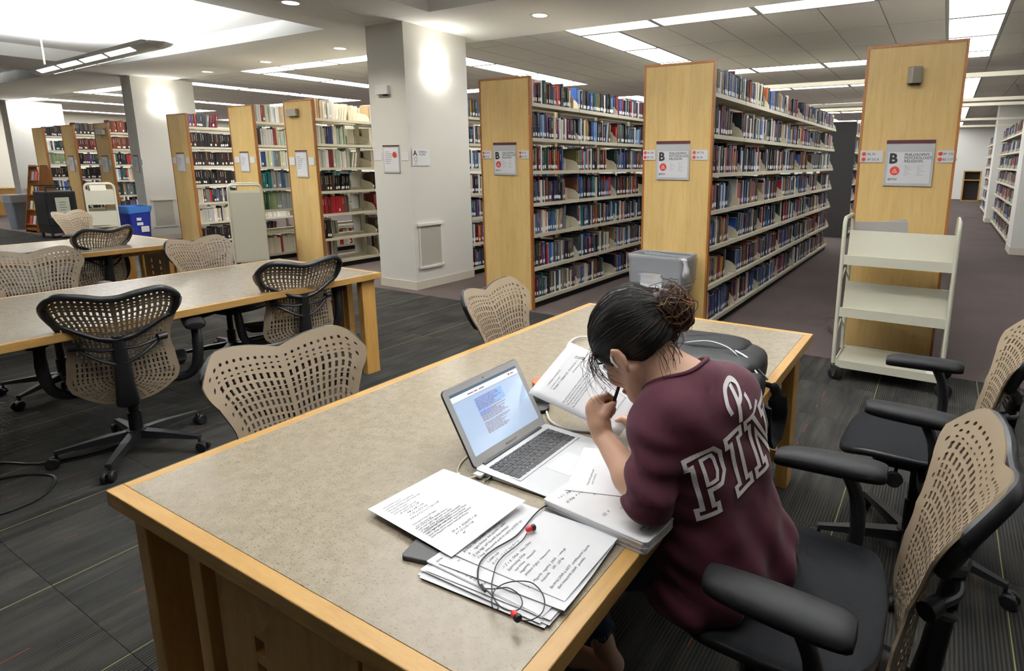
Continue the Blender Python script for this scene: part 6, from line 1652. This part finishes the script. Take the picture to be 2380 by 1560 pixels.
# lettering printed across the back
def inset(poly, d):
    n = len(poly); out = []
    for i in range(n):
        p0, p1, p2 = Vector(poly[i-1]), Vector(poly[i]), Vector(poly[(i+1) % n])
        a = (p1-p0).normalized(); b_ = (p2-p1).normalized(); na = Vector((-a.y, a.x)); nb_ = Vector((-b_.y, b_.x))
        m_ = na+nb_; L_ = m_.length
        if L_ < 1e-6: out.append(p1+na*d); continue
        m_ /= L_; out.append(p1+m_*(d/max(.35, m_.dot(na))))
    return out
GL = {'P': ([(0, 0), (.62, 0), (.62, .20), (.50, .20), (.50, .38), (.80, .38), (1.0, .52), (1.0, .86), (.82, 1.0), (0, 1.0), (0, .80), (.14, .80), (.14, .20), (0, .20)], [[(.48, .54), (.48, .84), (.68, .84), (.72, .78), (.72, .62), (.66, .54)]]),
      'I': ([(0, 0), (.62, 0), (.62, .20), (.49, .20), (.49, .80), (.62, .80), (.62, 1.0), (0, 1.0), (0, .80), (.13, .80), (.13, .20), (0, .20)], []),
      'N': ([(0, 0), (.50, 0), (.50, .20), (.40, .20), (.40, .58), (.78, 0), (.98, 0), (.98, .80), (1.10, .80), (1.10, 1.0), (.60, 1.0), (.60, .80), (.70, .80), (.70, .46), (.36, 1.0), (0, 1.0), (0, .80), (.12, .80), (.12, .20), (0, .20)], []),
      'K': ([(0, 0), (.54, 0), (.54, .20), (.44, .20), (.44, .34), (.56, .44), (.70, .20), (.62, .20), (.62, 0), (1.12, 0), (1.12, .20), (1.02, .20), (.78, .60), (1.0, .80), (1.10, .80), (1.10, 1.0), (.66, 1.0), (.66, .80), (.72, .80), (.44, .56), (.44, .80), (.54, .80), (.54, 1.0), (0, 1.0), (0, .80), (.14, .80), (.14, .20), (0, .20)], [])}
bk = Vector((-fwd[0], -fwd[1], 0)); rg = Vector(rgt)
bk = (bk*.92-rg*.38).normalized()                        # the print is read from behind, a little to the left
tr_ = Vector((0, 0, 1)).cross(bk).normalized()
TILT = math.radians(16)
def on_shirt(u, v, c0, off=.0016):
    u, v = u*math.cos(TILT)-v*math.sin(TILT), u*math.sin(TILT)+v*math.cos(TILT)
    o = c0+tr_*u+Vector((0, 0, v))+bk*.5
    hit = bvh.ray_cast(o, -bk, 1.2)
    if hit[0] is None: return None
    nn = hit[1] if hit[1].dot(bk) > 0 else -hit[1]
    return hit[0]+nn*off
def band(mb, A, B, c0, step=.005):
    """ribbon between two outlines of equal count, laid on the cloth"""
    n = len(A)
    for i in range(n):
        a0, a1, b0, b1 = Vector(A[i]), Vector(A[(i+1) % n]), Vector(B[i]), Vector(B[(i+1) % n])
        k = max(1, int(max((a1-a0).length, (b1-b0).length)/step)); prev = None
        for j in range(k+1):
            t = j/k; row = []
            for w_ in (0, .5, 1):
                p = a0.lerp(a1, t).lerp(b0.lerp(b1, t), w_); row.append(on_shirt(p.x, p.y, c0))
            if prev and all(prev) and all(row) and max((prev[q]-row[q]).length for q in range(3)) < .03:
                mb.add(prev+row, [(0, 1, 4, 3), (1, 2, 5, 4)])
            prev = row
HGT = .148; c0 = Vector((-.40, 1.245, .800)); uu = -.100
def halftone():
    mm = mat('white_halftone_print', S(214, 208, 210), .8); k = NT(mm); v = k.coord('Object', (1, 1, 1), (.6, .7, .8))
    ch = k.n('ShaderNodeTexVoronoi', Scale=560.0, Randomness=.0); k.l(v, ch.inputs['Vector'])
    k.base(k.mix(k.math('LESS_THAN', ch.outputs['Distance'], .26), S(240, 237, 238), S(128, 78, 96))); return mm
M_PRINT = halftone()
for ch in 'PINK':
    outer, holes = GL[ch]; sx = HGT*.66
    O = [(uu+x*sx, y*HGT) for x, y in outer]
    lm = MB(); band(lm, O, inset(O, .0105), c0)
    for h_ in holes:
        Hh = [(uu+x*sx, y*HGT) for x, y in h_]; band(lm, inset(Hh, -.0085) if 0 else Hh, inset(Hh, .0085), c0)
    if lm.f: child(lm.build('printed_letter', M_PRINT), shirt)
    uu += max(x for x, y in outer)*sx+.008
# small script initials above
scr_l = MB(); c1 = Vector((-.42, 1.245, .965))
def stroke(pts, wds):
    P_ = catmull([(x, y, 0) for x, y in pts], 5); n = len(P_); prev = None
    for i, p in enumerate(P_):
        t = (P_[min(i+1, n-1)]-P_[max(i-1, 0)]).normalized(); nn = Vector((-t.y, t.x, 0)); w_ = wds[0]+(wds[1]-wds[0])*i/n
        row = [on_shirt((p+nn*s_*w_).x, (p+nn*s_*w_).y, c1) for s_ in (-1, 0, 1)]
        if prev and all(prev) and all(row): scr_l.add(prev+row, [(0, 1, 4, 3), (1, 2, 5, 4)])
        prev = row
u0 = .035
stroke([(u0+.012, .062), (u0+.010, .040), (u0+.004, .012), (u0+.000, -.010)], (.0055, .0055)); stroke([(u0-.018, .018), (u0-.022, .040), (u0-.008, .064), (u0+.018, .068), (u0+.034, .052), (u0+.026, .034), (u0+.008, .028)], (.005, .005))
stroke([(u0+.040, .028), (u0+.042, .012), (u0+.040, -.004)], (.0048, .0045)); stroke([(u0+.028, -.022), (u0+.048, -.016), (u0+.070, -.004)], (.002, .005))
if scr_l.f: child(scr_l.build('script_initials', mat('white_print', S(238, 235, 236), .75)), shirt)
# pen held in the left hand
pen = thing('pen', 'dark ballpoint pen held in the student\'s left hand', 'pen')
a, b_ = Vector((-.6550, 1.1985, .897)), Vector((-.6240, 1.1990, .998)); d = b_-a
MB().tube([a, a+d*.06, a+d*.10, a+d*.60], [.0008, .0030, .0040, .0040], 10).build('barrel', mat('clear_smoke_barrel', S(96, 92, 104), .25), pen)
MB().tube([a+d*.60, a+d*.98, b_], [.0043, .0043, .0036], 10).build('cap', mat('pen_cap', S(36, 36, 44), .35), pen)
# white earbud in the ear
eb = thing('earbud', 'white earbud in the student\'s ear', 'earbud')
MB().tube([H(.084, .000, .000), H(.086, .004, -.008), H(.082, .006, -.026)], [.0038, .0034, .0016], 8).build('bud', M_WPLAST, eb)
